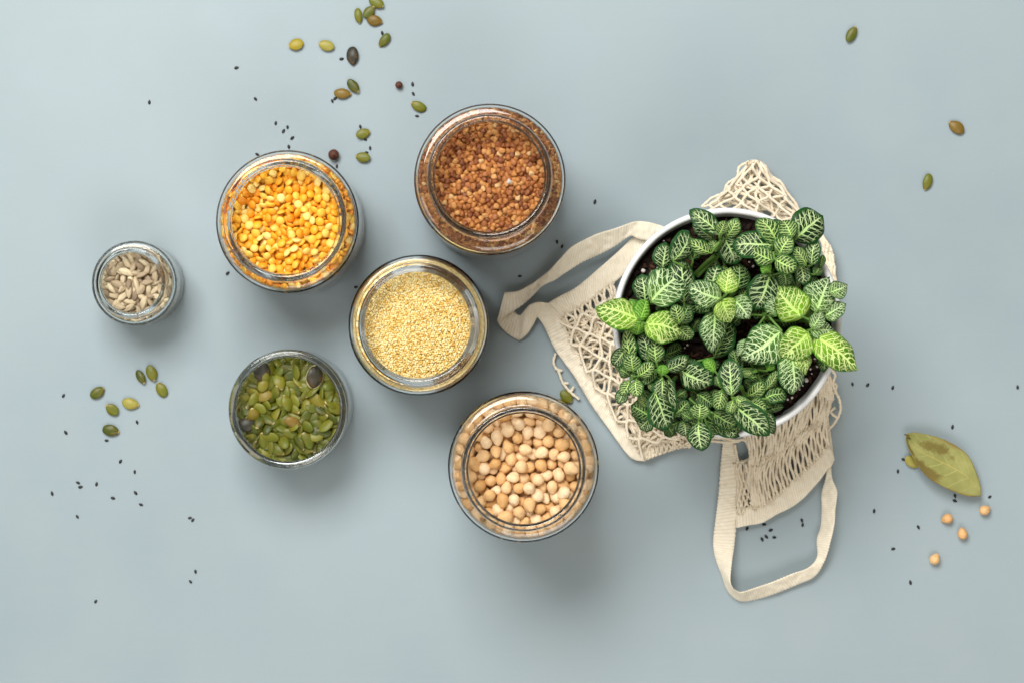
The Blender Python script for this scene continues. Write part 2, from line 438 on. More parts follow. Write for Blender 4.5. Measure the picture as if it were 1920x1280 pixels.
class Kind:
    def __init__(s, fn, n, amp, hi, lo, size, freq=2.0):
        s.hi = [blob(hi[0], hi[1], fn(i), i, amp, freq) for i in range(n)]
        s.lo = [blob(lo[0], lo[1], fn(i), i, amp, freq) for i in range(n)]
        s.hi = [(V * size, F) for V, F in s.hi]; s.lo = [(V * size, F) for V, F in s.lo]
        s.n = n; s.cache = {}
    def mesh(s, name, i, mat):
        key = (i, mat.name)
        if key not in s.cache:
            V, F = s.hi[i]; me = np_mesh(name, V, F, uv_len(V)); me.materials.append(mat); s.cache[key] = me
        return s.cache[key]
K = {
    'chickpea': Kind(chickpea_fn, 7, 0.06, (22, 16), (10, 7), 0.0041, 2.8),
    'pea': Kind(pea_fn, 5, 0.05, (14, 8), (8, 4), 0.0033, 1.5),
    'pumpkin': Kind(pumpkin_fn, 6, 0.06, (20, 10), (10, 5), 0.0062, 1.6),
    'sunflower': Kind(sunflower_fn, 6, 0.06, (14, 10), (8, 5), 0.0052, 2.0),
    'buckwheat': Kind(buck_fn, 6, 0.08, (12, 8), (8, 5), 0.00156, 1.8),
    'sesame': Kind(sesame_fn, 3, 0.08, (12, 8), (8, 5), 0.00172, 1.6),
    'quinoa': Kind(quin_fn, 3, 0.08, (7, 4), (7, 4), 0.00086, 1.5),
    'spice': Kind(lambda i: (lambda p: (p.x, p.y, p.z)), 2, 0.06, (20, 14), (8, 5), 0.001, 3.0),
}

def rot(yaw, tilt=0.0, tiltdir=0.0, roll=0.0):
    R = Matrix.Rotation(tilt, 3, Vector((math.cos(tiltdir), math.sin(tiltdir), 0)))
    return R @ Matrix.Rotation(yaw, 3, 'Z') @ Matrix.Rotation(roll, 3, 'X')

def pack(R, floor, r, layers, iters=160, seed=0):
    """settles balls of radius about r in a drum of radius R standing on z = floor"""
    g = np.random.default_rng(seed)
    n = int(0.80 * (R / r) ** 2 * layers)
    rad = r * g.uniform(0.88, 1.1, n)
    a = g.uniform(0, 2 * PI, n); q = R * np.sqrt(g.uniform(0, 1, n)) * 0.97
    X = np.stack([q * np.cos(a), q * np.sin(a), floor + r + g.uniform(0, 1, n) * layers * r * 2.0], 1)
    RR = rad[:, None] + rad[None, :]
    for it in range(iters):
        X[:, 2] -= r * 0.07
        D = X[:, None, :] - X[None, :, :]
        L = np.sqrt((D ** 2).sum(2)) + 1e-9
        ov = np.clip(RR - L, 0, None); np.fill_diagonal(ov, 0)
        X += (D / L[:, :, None] * ov[:, :, None]).sum(1) * 0.28
        q = np.hypot(X[:, 0], X[:, 1]); lim = R - rad
        s = np.where(q > lim, lim / (q + 1e-9), 1.0); X[:, 0] *= s; X[:, 1] *= s
        X[:, 2] = np.maximum(X[:, 2], floor + rad)
    return X, rad

def lattice(R, top, r, layers, seed=0):
    """loose layers of fine grains, jittered"""
    g = np.random.default_rng(seed); out = []
    for l in range(layers):
        step = r * 1.86; off = g.uniform(0, 1, 2) * step; th = g.uniform(0, PI)
        m = int(R / step) + 3
        I, J = np.meshgrid(np.arange(-m * 1.2, m * 1.2), np.arange(-m * 1.2, m * 1.2))
        x = (I + 0.5 * (J % 2)) * step + off[0]; y = J * step * 0.866 + off[1]
        x = x + g.normal(0, step * 0.16, x.shape); y = y + g.normal(0, step * 0.16, y.shape)
        c, s = math.cos(th), math.sin(th)
        X = np.stack([(x * c - y * s).ravel(), (x * s + y * c).ravel()], 1)
        X = X[np.hypot(X[:, 0], X[:, 1]) < R - r]
        z = top - r - l * r * 1.15 + g.normal(0, r * 0.28, len(X))
        z = z + 0.9 * r * np.sin(X[:, 0] / R * 4 + seed) * np.cos(X[:, 1] / R * 3.3)
        out.append(np.column_stack([X, z]))
    return np.concatenate(out)

def visible_rank(X, r):
    """how open to the sky each piece is: small = nothing above it"""
    cover = np.zeros(len(X))
    for i in range(len(X)):
        d = np.hypot(X[:, 0] - X[i, 0], X[:, 1] - X[i, 1]); dz = X[:, 2] - X[i, 2]
        cover[i] = np.clip((1.7 * r - d[(dz > 0.35 * r)]) / r, 0, None).sum()
    return cover

def fill(c, kind, base, name, cat, label, group, bed_name, bed_label, R, top, r, layers, tiltmax, nmax, mat, fine=False, rolls=0.0, seed=1, skip=(), wall_step=1.9, bottom=0.007, wall_n=None):
    """heap of pieces inside a jar standing at c: the ones in view as things, the rest as one bed"""
    k = K[kind]; g = np.random.default_rng(seed)
    if fine: X = lattice(R, top, r, layers, seed)
    else:
        X, _ = pack(R, 0.0, r, layers, 150 if (R / r) ** 2 * layers < 1300 else 75, seed)
        hi = np.sort(X[:, 2])[-max(8, len(X) // 6):].mean()
        X[:, 2] += top - hi - r * 0.3
    def orient(wall=None):
        yaw = g.uniform(0, 2 * PI)
        return np.array(rot(yaw, g.uniform(0, 1) ** 0.8 * tiltmax, g.uniform(0, 2 * PI), g.uniform(-rolls, rolls)))
    def inside(m4, w):
        V0 = k.lo[w][0]; Q = V0 @ m4[:3, :3].T + m4[:3, 3]
        q = np.hypot(Q[:, 0], Q[:, 1]).max(); lim = R + 0.0004; p = math.hypot(m4[0, 3], m4[1, 3])
        if q > lim and p > 1e-6:
            f = max(0.0, (p - (q - lim) * 1.02) / p); m4[0, 3] *= f; m4[1, 3] *= f
        Q = V0 @ m4[:3, :3].T + m4[:3, 3]; e = Q[np.hypot(Q[:, 0], Q[:, 1]) > R - 0.003]
        if len(e) and e[:, 2].max() > top - 0.0028: m4[2, 3] -= e[:, 2].max() - (top - 0.0028)
    cover = visible_rank(X, r) if not fine else None
    if fine and nmax:
        lay = len(X) // layers; cov = np.arange(len(X)) * 1.0
        q = np.hypot(X[:, 0], X[:, 1]); cov = q + (np.arange(len(X)) > lay * 0.97) * 10
        order = np.argsort(cov)
    elif not fine: order = np.argsort(cover)
    else: order = np.arange(len(X))
    near = set(order[:nmax].tolist()) if nmax else set()
    mats, which = [], []
    for i in range(len(X)):
        if any((X[i, 0] - sx) ** 2 + (X[i, 1] - sy) ** 2 < rr ** 2 and X[i, 2] > sz for sx, sy, rr, sz in skip): continue
        Rm = orient(); w = int(g.integers(k.n)); s = g.uniform(0.88, 1.1)
        if i in near and (fine or cover[i] < 2.6):
            o = link(name, k.mesh(name, w, mat))
            m4 = np.eye(4); m4[:3, :3] = Rm * s; m4[:3, 3] = X[i]; inside(m4, w)
            o.matrix_world = Matrix.Translation(Vector(c)) @ Matrix(m4.tolist())
            tag(o, label, cat, group)
        else:
            m4 = np.eye(4); m4[:3, :3] = Rm * s; m4[:3, 3] = X[i]; inside(m4, w); mats.append(m4); which.append(w)
    # the column of pieces against the glass, down to the floor of the jar
    lowest = X[:, 2].min() if not fine else top - layers * r * 1.15
    z = bottom + r
    while z < lowest - r * 0.2:
        m = int(2 * PI * (R - r) / (r * wall_step)); o0 = g.uniform(0, 6.28)
        for j in range(m):
            a = o0 + 2 * PI * (j + g.uniform(-0.2, 0.2)) / m
            m4 = np.eye(4); m4[:3, :3] = orient(); m4[:3, 3] = ((R - r) * math.cos(a), (R - r) * math.sin(a), z + g.normal(0, r * 0.2)); w = int(g.integers(k.n)); inside(m4, w); mats.append(m4); which.append(w)
        z += r * 1.55
    V, F = bake([v for v, f in k.lo], [f for v, f in k.lo], mats, which)
    parts = [(V, F)]
    rc = R - 1.5 * r; zc = lowest
    parts.append(lathe([(0.0003, bottom), (rc, bottom), (rc, zc), (0.0003, zc)], 32))
    V, F = join(parts)
    me = np_mesh(bed_name, V, F, uv_len(V))
    o = link(bed_name, me, mat, None, c)
    tag(o, bed_label, None, None, 'stuff')

# ------------------------------------------------------------------ jars
def jar_profile(R, zs, Rn, Rm, Ri, zr, t=0.0019):
    """outer wall up, over the rim, inner wall down (the inner wall is the outer one moved in by the glass thickness)"""
    o = [(0.00002, 0.0012), (R * 0.55, 0.0012), (R * 0.86, 0.0004), (R * 0.92, 0.0), (R * 0.965, 0.0010), (R * 0.99, 0.0035), (R, 0.008)]
    z0, z1 = zs - 0.0052, zs + 0.0015
    for i in range(1, 5): o.append((R, 0.008 + (z0 - 0.008) * i / 4))
    rf = min(0.0022, (R - Rn) * 0.35)
    k0 = len(o)
    for i in range(1, 13):                        # shoulder, flat on top
        a = i / 12 * PI / 2
        o.append((Rn + rf + (R - Rn - rf) * math.cos(a) ** 0.85, z0 + (z1 - z0) * math.sin(a) ** 0.8) if i < 12 else (Rn + rf, z1))
    for i in range(1, 6):                         # fillet into the neck
        a = i / 5 * PI / 2
        o.append((Rn + rf - rf * math.sin(a), z1 + rf * (1 - math.cos(a))))
    hb = 0.0030; zb = zr - hb; mid = (Rm + Ri) / 2; w = (Rm - Ri) / 2
    o.append((Rn, (z1 + rf + zb - hb) / 2)); o.append((Rn, zb - hb * 1.15))
    inner = []
    P_ = np.array(o[6:])
    for i in range(len(P_)):
        d = P_[min(i + 1, len(P_) - 1)] - P_[max(i - 1, 0)]; d = d / np.linalg.norm(d)
        inner.append((P_[i][0] - d[1] * t, P_[i][1] + d[0] * t))
    for i in range(1, 16):
        a = -PI / 2 + (PI * 1.0) * i / 15
        o.append((mid + w * math.cos(a) ** 0.75 if i < 15 else mid, zb + hb * math.sin(a)))
    for i in range(1, 7):
        a = PI / 2 - PI / 2 * i / 6
        o.append((mid - w * math.cos(a) ** 0.75, zb + hb * math.sin(a)))
    o.append((Ri + 0.0001, zb - hb * 0.5))
    inner = inner[::-1]
    inner[0] = (inner[0][0], inner[0][1] - 0.0002)
    inner = [q for q in inner if q[1] > 0.0085]
    return o + inner + [(R - t - 0.0006, 0.0075), (R - t - 0.0025, 0.0060), (R * 0.6, 0.0052), (0.00002, 0.0050)]

def make_jar(bx, by, prof, mat, label, name='glass_jar'):
    V, F = lathe(prof, 128)
    o = link(name, np_mesh('glass_jar', V, F), mat, None, (bx * MPP, -by * MPP, 0.0003))
    tag(o, label, 'jar', 'open glass jars of grains and seeds')
    return o
JARS = {
    'sunflower': dict(b=(-690, -106), R=0.0296, zs=0.044, Rn=0.0240, Rm=0.0250, Ri=0.0206, zr=0.0545, mat='glass_green', label='smallest open glass jar, filled with sunflower kernels'),
    'pea': dict(b=(-402, -214), R=0.0487, zs=0.076, Rn=0.0402, Rm=0.0418, Ri=0.0360, zr=0.0905, mat='glass_clear', label='open glass jar filled with orange split peas'),
    'buckwheat': dict(b=(-38.5, -281), R=0.0502, zs=0.120, Rn=0.0395, Rm=0.0410, Ri=0.0356, zr=0.1400, mat='glass_green', label='tall open glass jar filled with brown buckwheat'),
    'quinoa': dict(b=(-167, -29), R=0.0478, zs=0.078, Rn=0.0405, Rm=0.0420, Ri=0.0355, zr=0.0905, mat='glass_clear', label='open glass jar filled with fine golden quinoa'),
    'pumpkin': dict(b=(-405, 122.5), R=0.0412, zs=0.047, Rn=0.0398, Rm=0.0412, Ri=0.0356, zr=0.0580, t=0.0034, mat='glass_green', label='low open glass jar filled with green pumpkin seeds'),
    'chickpea': dict(b=(20, 217.5), R=0.0500, zs=0.120, Rn=0.0395, Rm=0.0410, Ri=0.0360, zr=0.1400, mat='glass_clear', label='tall open glass jar filled with chickpeas'),
}
for key, j in JARS.items():
    make_jar(j['b'][0], j['b'][1], jar_profile(j['R'], j['zs'], j['Rn'], j['Rm'], j['Ri'], j['zr'], j.get('t', 0.0019)), M[j['mat']], j['label'])
def jc(key): b = JARS[key]['b']; return (b[0] * MPP, -b[1] * MPP, 0.0003)
G = 0.0022   # glass wall plus a hair
fill(jc('chickpea'), 'chickpea', None, 'chickpea', 'chickpea', 'beige dried chickpea in the full glass jar of chickpeas', 'chickpeas heaped in the jar', 'chickpea_bed', 'mass of chickpeas lower in the jar', 0.0500 - G, 0.1165, 0.0043, 3, PI, 300, M['chickpea'], rolls=PI, seed=3)
fill(jc('pea'), 'pea', None, 'split_pea', 'split pea', 'orange split pea in the full glass jar of split peas', 'split peas heaped in the jar', 'split_pea_bed', 'mass of split peas lower in the jar', 0.0487 - G, 0.0725, 0.0026, 3, 1.15, 300, M['pea'], rolls=0.9, seed=4)
fill(jc('buckwheat'), 'buckwheat', None, 'buckwheat_grain', 'buckwheat', 'brown three cornered buckwheat grain in the full glass jar', 'buckwheat grains heaped in the jar', 'buckwheat_bed', 'mass of buckwheat grains filling the jar', 0.0502 - G, 0.1168, 0.00168, 2, PI, 300, M['buckwheat'], False, PI, 5)
fill(jc('quinoa'), 'quinoa', None, 'quinoa', 'quinoa', '', '', 'quinoa_bed', 'mass of tiny pale golden quinoa grains filling the jar', 0.0478 - G, 0.0742, 0.00088, 3, PI, 0, M['quinoa'], True, PI, 6)
fill(jc('sunflower'), 'sunflower', None, 'sunflower_kernel', 'kernel', 'greyish beige sunflower kernel in the smallest glass jar', 'sunflower kernels heaped in the jar', 'sunflower_kernel_bed', 'mass of sunflower kernels lower in the jar', 0.0296 - G, 0.0400, 0.0026, 4, 0.75, 300, M['sunflower'], rolls=1.2, seed=7)
cp = jc('pumpkin')
fill(cp, 'pumpkin', None, 'pumpkin_seed', 'pumpkin seed', 'green pumpkin seed in the low glass jar of pumpkin seeds', 'pumpkin seeds heaped in the jar', 'pumpkin_seed_bed', 'mass of pumpkin seeds lower in the jar', 0.0412 - 0.0038, 0.0445, 0.0030, 4, 0.8, 300, M['pumpkin'], rolls=0.6, seed=8)
# the few odd seeds lying on the heap
def place_seed(kind, name, cat, px, py, z, ang, size, mat, label, var=0, tilt=0.0, tdir=0.0, group=None, w=1.0):
    k = K[kind]; o = link(name, k.mesh(name, var % k.n, mat))
    R = rot(math.radians(ang), tilt, tdir).to_4x4()
    o.matrix_world = Matrix.Translation(P(px, py, z)) @ R @ Matrix.Diagonal((size, size * w, size, 1))
    tag(o, label, cat, group)
    return o
s = place_seed('pumpkin', 'pumpkin_seed', 'pumpkin seed', 590, 706, 0.0480, -100, 1.28, M['pumpkin_black'], 'black pumpkin seed with a cream edge on top of the seed jar', 1, 0.35, 1.2, w=1.1)
V, F = lathe([(0.0047, -0.0006), (0.0052, -0.0003), (0.0055, 0.0), (0.0051, 0.0004), (0.0047, 0.0003)], 28); V[:, 0] *= 1.22; V[:, 1] *= 0.80
sr = link('rim', np_mesh('rim', V, F), M['rind'], s, (0, 0.0002, -0.0006)); sr['label'] = 'cream edge of the black seed'
place_seed('pumpkin', 'pumpkin_seed', 'pumpkin seed', 491, 697, 0.0470, -85, 1.22, M['pumpkin_black'], 'dark grey pumpkin seed at the top left inside the seed jar', 2, 0.3, 0.4, w=1.15)
place_seed('pumpkin', 'pumpkin_seed', 'pumpkin seed', 464, 795, 0.0462, 5, 1.1, M['pumpkin_black'], 'blackish pumpkin seed at the left inside the seed jar', 3, 0.2, 2.4, w=1.1)
place_seed('pumpkin', 'pumpkin_seed', 'pumpkin seed', 549, 791, 0.0478, -25, 1.0, M['pumpkin_brown'], 'orange brown pumpkin seed in the middle of the seed jar', 4, 0.3, 1.0)
place_seed('buckwheat', 'buckwheat_grain', 'buckwheat', 955, 341, 0.1175, 40, 1.0, M['perlite'], 'single white grain lying on the brown buckwheat', 1)

# ------------------------------------------------------------------ loose seeds on the table
PS = [  # px, py, angle, length px, width px, material, label
    (706, 5, -32, 33, 20, 'pumpkin', 'green pumpkin seed cut by the upper edge, topmost of four'),
    (672, 30, -82, 30, 15, 'pumpkin', 'narrow green pumpkin seed, left one of the four at the upper edge'),
    (692, 23, 48, 28, 18, 'pumpkin', 'green pumpkin seed in the middle of the four at the upper edge'),
    (702, 39, -12, 31, 21, 'pumpkin_brown', 'brownish olive pumpkin seed, lowest of the four at the upper edge'),
    (721, 76, 232, 31, 19, 'pumpkin', 'green pumpkin seed with a sesame seed at its upper end'),
    (555, 84, 195, 29, 22, 'pumpkin_yellow', 'yellow pumpkin seed, the one farthest left of the upper group'),
    (612, 86, 165, 31, 20, 'pumpkin_pale', 'pale olive pumpkin seed between the yellow and the black one'),
    (661, 105, -88, 36, 23, 'pumpkin_black', 'black pumpkin seed on the table with its point downward'),
    (662.5, 162, -50, 31, 18, 'pumpkin', 'green pumpkin seed touching the reddish brown one from above'),
    (642, 176, -3, 33, 20, 'pumpkin_brown', 'reddish brown pumpkin seed with two sesame seeds at its end'),
    (785, 200, 155, 32, 21, 'pumpkin', 'green pumpkin seed with a white tip near the buckwheat jar'),
    (681, 251, 18, 28, 19, 'pumpkin', 'green pumpkin seed between two sesame seeds right of the pea jar'),
    (680.5, 295.5, 172, 29, 19, 'pumpkin', 'green pumpkin seed beside the peppercorn at the pea jar'),
    (182.5, 735.5, 32, 31, 20, 'pumpkin', 'green pumpkin seed, leftmost of the group under the sunflower jar'),
    (210.5, 767, 142, 28, 20, 'pumpkin', 'short yellowish green pumpkin seed in the middle of the lower left group'),
    (244.5, 756, -12, 33, 22, 'pumpkin_pale', 'pale green pumpkin seed with a white tip in the lower left group'),
    (207.5, 806, -12, 33, 24, 'pumpkin', 'broad green pumpkin seed, lowest of the lower left group'),
    (264, 706, -60, 29, 16, 'pumpkin', 'slim pumpkin seed, left of the three under the sunflower jar'),
    (284.5, 699, -70, 32, 20, 'pumpkin', 'dark green pumpkin seed, upper of the three under the sunflower jar'),
    (303, 730, 118, 31, 20, 'pumpkin', 'olive pumpkin seed, lower right of the three under the sunflower jar'),
    (1596.5, 65, 62, 33, 18, 'pumpkin', 'green pumpkin seed lying alone in the upper right'),
    (1793.5, 239, 145, 34, 23, 'pumpkin_brown', 'brown pumpkin seed alone near the right edge'),
    (1739, 341.5, -105, 33, 20, 'pumpkin', 'green pumpkin seed alone right of the plant, below the brown one'),
    (1062, 743, -48, 30, 20, 'pumpkin', 'dark green pumpkin seed in shadow between chickpea jar and bag'),
    (1709.5, 865, -38, 31, 20, 'pumpkin_pale', 'green pumpkin seed half hidden under the bay leaf'),
]
for i, (x, y, a, L, w, m, lab) in enumerate(PS):
    z = 0.0020
    place_seed('pumpkin', 'pumpkin_seed', 'pumpkin seed', x, y, z, a, L * MPP / 0.0126, M[m], lab, i, random.uniform(-0.12, 0.12), random.uniform(0, 6), 'pumpkin seeds scattered on the table', (w / L) / 0.66)
for x, y, r, lab in ((625.5, 290.5, 10.2, 'larger reddish brown peppercorn touching the pea jar'), (748, 160, 7.0, 'smaller dark peppercorn between two groups of pumpkin seeds')):
    o = place_seed('spice', 'peppercorn', 'peppercorn', x, y, r * MPP, 20, r * MPP / 0.001, M['spice'], lab, 1 if r > 9 else 0, 0.5)
    V, F = lathe([(0.0001, 0.0), (0.00012, 0.00004), (0.0002, 0.0)], 10)
    q = link('scar', np_mesh('scar', V + np.array([0.0002, 0.0001, 0.00102]), F), M['bark'], o)
for x, y, a, lab in ((1777, 971.5, 200, 'loose chickpea, left one of the upper pair under the bay leaf'), (1846, 956, 20, 'loose chickpea just below the tip of the bay leaf, rightmost of four'), (1805, 1001, 100, 'loose chickpea in the middle of the four by the bay leaf'), (1752.5, 1048, 60, 'loose chickpea, lowest of the four on the table')):
    place_seed('chickpea', 'chickpea', 'chickpea', x, y, 0.0040, a, 0.86, M['chickpea_loose'], lab, int(x) % 7, 0.4, a, 'chickpeas loose on the table')
SS = [
    (443.5, 127.5, 15, 'sesame seed far above the pea jar, left of the yellow pumpkin seed'), (479, 186, -50, 'sesame seed alone halfway above the pea jar'),
    (517, 231, 80, 'upper left sesame seed of the four above the pea jar'), (539, 239, -90, 'rightmost upright sesame seed of the close pair above the pea jar'),
    (531.5, 246, 60, 'left sesame seed of the close pair above the pea jar'), (548, 259, 40, 'lowest of the four sesame seeds above the pea jar'),
    (541.5, 276, -80, 'sesame seed touching the top edge of the pea jar'), (482.5, 290, -30, 'sesame seed half hidden at the upper left edge of the pea jar'),
    (640.5, 111, 10, 'sesame seed left of the black pumpkin seed'), (716.5, 62, 100, 'sesame seed at the upper end of a green pumpkin seed'),
    (623, 190, -70, 'left of two sesame seeds at the reddish brown pumpkin seed'), (628.5, 185, 40, 'sesame seed touching the reddish brown pumpkin seed'),
    (773.5, 158, 95, 'sesame seed right of the smaller peppercorn, upper one'), (775, 176.5, -60, 'sesame seed just above the white tipped pumpkin seed'),
    (782, 218, -10, 'sesame seed just below the white tipped pumpkin seed'), (675.5, 237.5, 100, 'sesame seed above the pumpkin seed right of the pea jar'),
    (685, 262, -40, 'sesame seed peeping from under the pumpkin seed right of the pea jar'), (694, 278, 90, 'sesame seed alone between two green pumpkin seeds right of the pea jar'),
    (687, 286.5, 10, 'sesame seed touching the top of the lowest pumpkin seed by the pea jar'), (631.5, 312, 80, 'sesame seed between the larger peppercorn and the pea jar'),
    (280, 192, 85, 'sesame seed alone at the upper left, point upward'), (427, 512.6, 45, 'sesame seed at the lower left edge of the pea jar'),
    (667.5, 538.5, 5, 'sesame seed touching the left edge of the quinoa jar'),
    (119, 741, 60, 'sesame seed far left, level with the leftmost pumpkin seed'), (123, 810, 130, 'sesame seed far left, level with the lowest pumpkin seed'),
    (257, 791, -70, 'sesame seed right below the pale white tipped pumpkin seed'), (200, 825, 0, 'sesame seed just below the broad pumpkin seed'),
    (226, 864, 55, 'sesame seed below the lower left pumpkin seeds, alone'), (252.5, 884, -88, 'upright sesame seed below right of the lower left pumpkin seeds'),
    (146, 904, 160, 'upper one of the touching sesame pair at the lower left'), (151, 912, 10, 'lower one of the touching sesame pair at the lower left'),
    (181, 906.5, 75, 'sesame seed right of the touching pair at the lower left'), (97.5, 924, 105, 'leftmost sesame seed of all, lower left'),
    (212, 933, -15, 'sesame seed in the middle of the lower left scatter'), (254, 923, 130, 'sesame seed under the upright one in the lower left scatter'),
    (264, 945, 160, 'rightmost low sesame seed of the lower left scatter'), (145, 968, -55, 'lowest sesame seed of the lower left scatter'),
    (356, 970, 10, 'left sesame seed of the touching pair below the pumpkin seed jar'), (361.5, 974, 50, 'right sesame seed of the touching pair below the pumpkin seed jar'),
    (366.5, 1071, -85, 'upper sesame seed of the two low in the left half'), (357, 1089.5, 135, 'lower sesame seed of the two low in the left half'),
    (179.5, 1126.5, 55, 'sesame seed alone near the lower left corner'),
    (1598.6, 720, -75, 'first of three sesame seeds right of the plant, next to the netting'), (1627, 721, 50, 'middle of three sesame seeds in a row right of the plant'),
    (1674, 726, 70, 'last of three sesame seeds in a row right of the plant'), (1908, 725, 90, 'sesame seed at the right edge of the picture'),
    (1786, 799.5, 75, 'sesame seed above the bay leaf'), (1694, 860.6, -20, 'sesame seed touching the pumpkin seed under the bay leaf'),
    (1683.6, 882.5, 85, 'sesame seed left of the bay leaf, below another'), (1790.7, 929, -80, 'sesame seed at the lower edge of the bay leaf'),
    (1790.4, 938, -20, 'sesame seed just beneath the bay leaf, lower of two'), (1856, 930.5, 30, 'sesame seed right of the tip of the bay leaf'),
    (1639, 957, 80, 'sesame seed alone left below the bay leaf'), (1722, 987.6, -60, 'sesame seed left of the loose chickpeas'),
    (1675, 1028, 10, 'sesame seed left of the lowest loose chickpea'), (1707, 1091, 100, 'sesame seed below the loose chickpeas, lowest on the right'),
    (1503.4, 975, -75, 'upper sesame seed of the pair inside the bag handle loop'), (1505, 983, 80, 'lower sesame seed of the pair inside the bag handle loop'),
    (1401, 990, 60, 'sesame seed under the cotton hem, leftmost inside the handle loop'), (1433, 982.5, 0, 'sesame seed half under the cotton hem inside the handle loop'),
    (1445.4, 993, 20, 'upper right sesame seed of the four inside the handle loop'), (1437, 1005.5, -45, 'middle sesame seed of the four inside the handle loop'),
    (1429, 1010.5, -65, 'lower left sesame seed of the four inside the handle loop'), (1452, 1006.6, 0, 'lower right sesame seed of the four inside the handle loop'),
    (1044.5, 454, -85, 'upper left sesame seed of the pair between buckwheat jar and bag'), (1054, 462, 70, 'lower right sesame seed of the pair between buckwheat jar and bag'),
    (975, 518, 0, 'sesame seed below the buckwheat jar, left of the bag handle'), (1115.5, 378.5, 70, 'sesame seed alone between the buckwheat jar and the plant pot'),
]
for i, (x, y, a, lab) in enumerate(SS):
    place_seed('sesame', 'sesame_seed', 'sesame seed', x, y, 0.0006, a, 0.97 * random.uniform(0.9, 1.08), M['sesame'], 'black ' + lab, i, random.uniform(-0.1, 0.1), 1.0, 'black sesame seeds scattered on the table')

# ------------------------------------------------------------------ bay leaf
def bay_leaf():
    up = [(1699, 820), (1701, 813), (1711, 810), (1728, 812), (1755, 818), (1778, 827), (1802, 841), (1818, 857), (1829, 881), (1837, 905), (1839.5, 927)]
    lo = [(1698.5, 823), (1703, 838), (1714, 861), (1728, 881), (1744, 897), (1768, 911), (1788, 920), (1808, 927.5), (1822, 929.5), (1832, 929.5), (1839, 928.5)]
    n, m = 48, 17
    U = catmull(up, n); L = catmull(lo, n)
    V, uv = [], []
    for i in range(n):
        s = i / (n - 1)
        for j in range(m):
            t = j / (m - 1)
            e = 1.2 * math.sin(i * 1.9) * (1 if t in (0, 1) else 0) * 0.5
            x, y = U[i] * (1 - t) + L[i] * t
            a = abs(2 * t - 1)
            z = 0.0035 + 0.0060 * a ** 1.7 * math.sin(PI * min(1, s * 0.9 + 0.08)) * (1.15 if t > 0.5 else 0.75) + 0.002 * math.sin(s * PI) + 0.0006 * math.sin(s * 18 + t * 5) + 0.002 * s
            if s < 0.12: z += (0.12 - s) * 0.03
            V.append(P(x + e, y + e, z)); uv.append((t, s))
    F = [(i * m + j, (i + 1) * m + j, (i + 1) * m + j + 1, i * m + j + 1) for i in range(n - 1) for j in range(m - 1)]
    t = NT('dry_bay_leaf')
    sep = t.n('ShaderNodeSeparateXYZ'); t.t.links.new(t.coord('UV'), sep.inputs[0]); co = t.coord()
    u = t.math('MULTIPLY_ADD', sep.outputs[0], 2.0, -1.0); a = t.math('ABSOLUTE', u); v = sep.outputs[1]
    nn = t.noise(55, 4, 0.6, co)
    ph = t.math('MULTIPLY', t.math('SUBTRACT', t.math('ADD', v, t.math('MULTIPLY', nn, 0.06)), t.math('MULTIPLY', a, -0.20)), 8)
    ph = t.math('ADD', ph, t.math('MULTIPLY', t.math('GREATER_THAN', u, 0), 0.45))
    d = t.math('ABSOLUTE', t.math('SUBTRACT', t.math('FRACT', ph), 0.5))
    sec = t.step(d, 0.02, 0.09, 0.5, 0)
    mid = t.step(a, 0.008, 0.035, 0.75, 0)
    c = t.mix(t.step(nn, 0.3, 0.7), (0.26, 0.265, 0.080), (0.36, 0.355, 0.130))
    c = t.mix(sec, c, (0.44, 0.44, 0.16)); c = t.mix(mid, c, (0.50, 0.42, 0.13))
    edge = t.step(t.math('ADD', a, t.math('MULTIPLY', nn, 0.5)), 1.08, 1.35, 0, 0.9)
    c = t.mix(edge, c, (0.22, 0.14, 0.03))
    n2 = t.noise(140, 4, 0.7, co)
    ve = t.n('ShaderNodeCombineXYZ'); t.set(ve.inputs[0], sep.outputs[0]); t.set(ve.inputs[1], v)
    def spot(cx, cy, r, soft, col, c):
        dd = t.n('ShaderNodeVectorMath', _operation='DISTANCE'); t.t.links.new(ve.outputs[0], dd.inputs[0]); dd.inputs[1].default_value = (cx, cy, 0)
        return t.mix(t.step(t.math('ADD', dd.outputs['Value'], t.math('MULTIPLY_ADD', n2, 0.42, -0.21)), r, r + soft * 1.4, 0.8, 0), c, col)
    c = spot(0.30, 0.11, 0.05, 0.03, (0.03, 0.022, 0.012), c); c = spot(0.52, 0.10, 0.03, 0.03, (0.035, 0.025, 0.012), c)
    c = spot(0.25, 0.40, 0.06, 0.08, (0.17, 0.13, 0.03), c); c = spot(0.9, 0.33, 0.09, 0.08, (0.17, 0.12, 0.03), c); c = spot(0.85, 0.14, 0.05, 0.08, (0.2, 0.12, 0.03), c)
    t.bump(t.math('ADD', t.math('MULTIPLY', nn, 0.6), t.math('ADD', mid, sec)), 0.0004, 0.6)
    m_ = t.finish(c, 0.7, 0.15)
    o = link('bay_leaf', np_mesh('bay_leaf', V, F, uv), m_)
    sol = o.modifiers.new('thickness', 'SOLIDIFY'); sol.thickness = 0.0004; sol.offset = 0
    tag(o, 'dried olive green bay leaf with brown spots above the loose chickpeas', 'bay leaf')
    stalk = link('leaf_stalk', np_mesh('leaf_stalk', *tube([P(1704, 817, 0.0075), P(1700, 815, 0.0078), P(1696.5, 813.5, 0.008)], 0.0006, 6)), M['pumpkin_brown'], o)
    stalk['label'] = 'short cut stalk of the bay leaf'
bay_leaf()

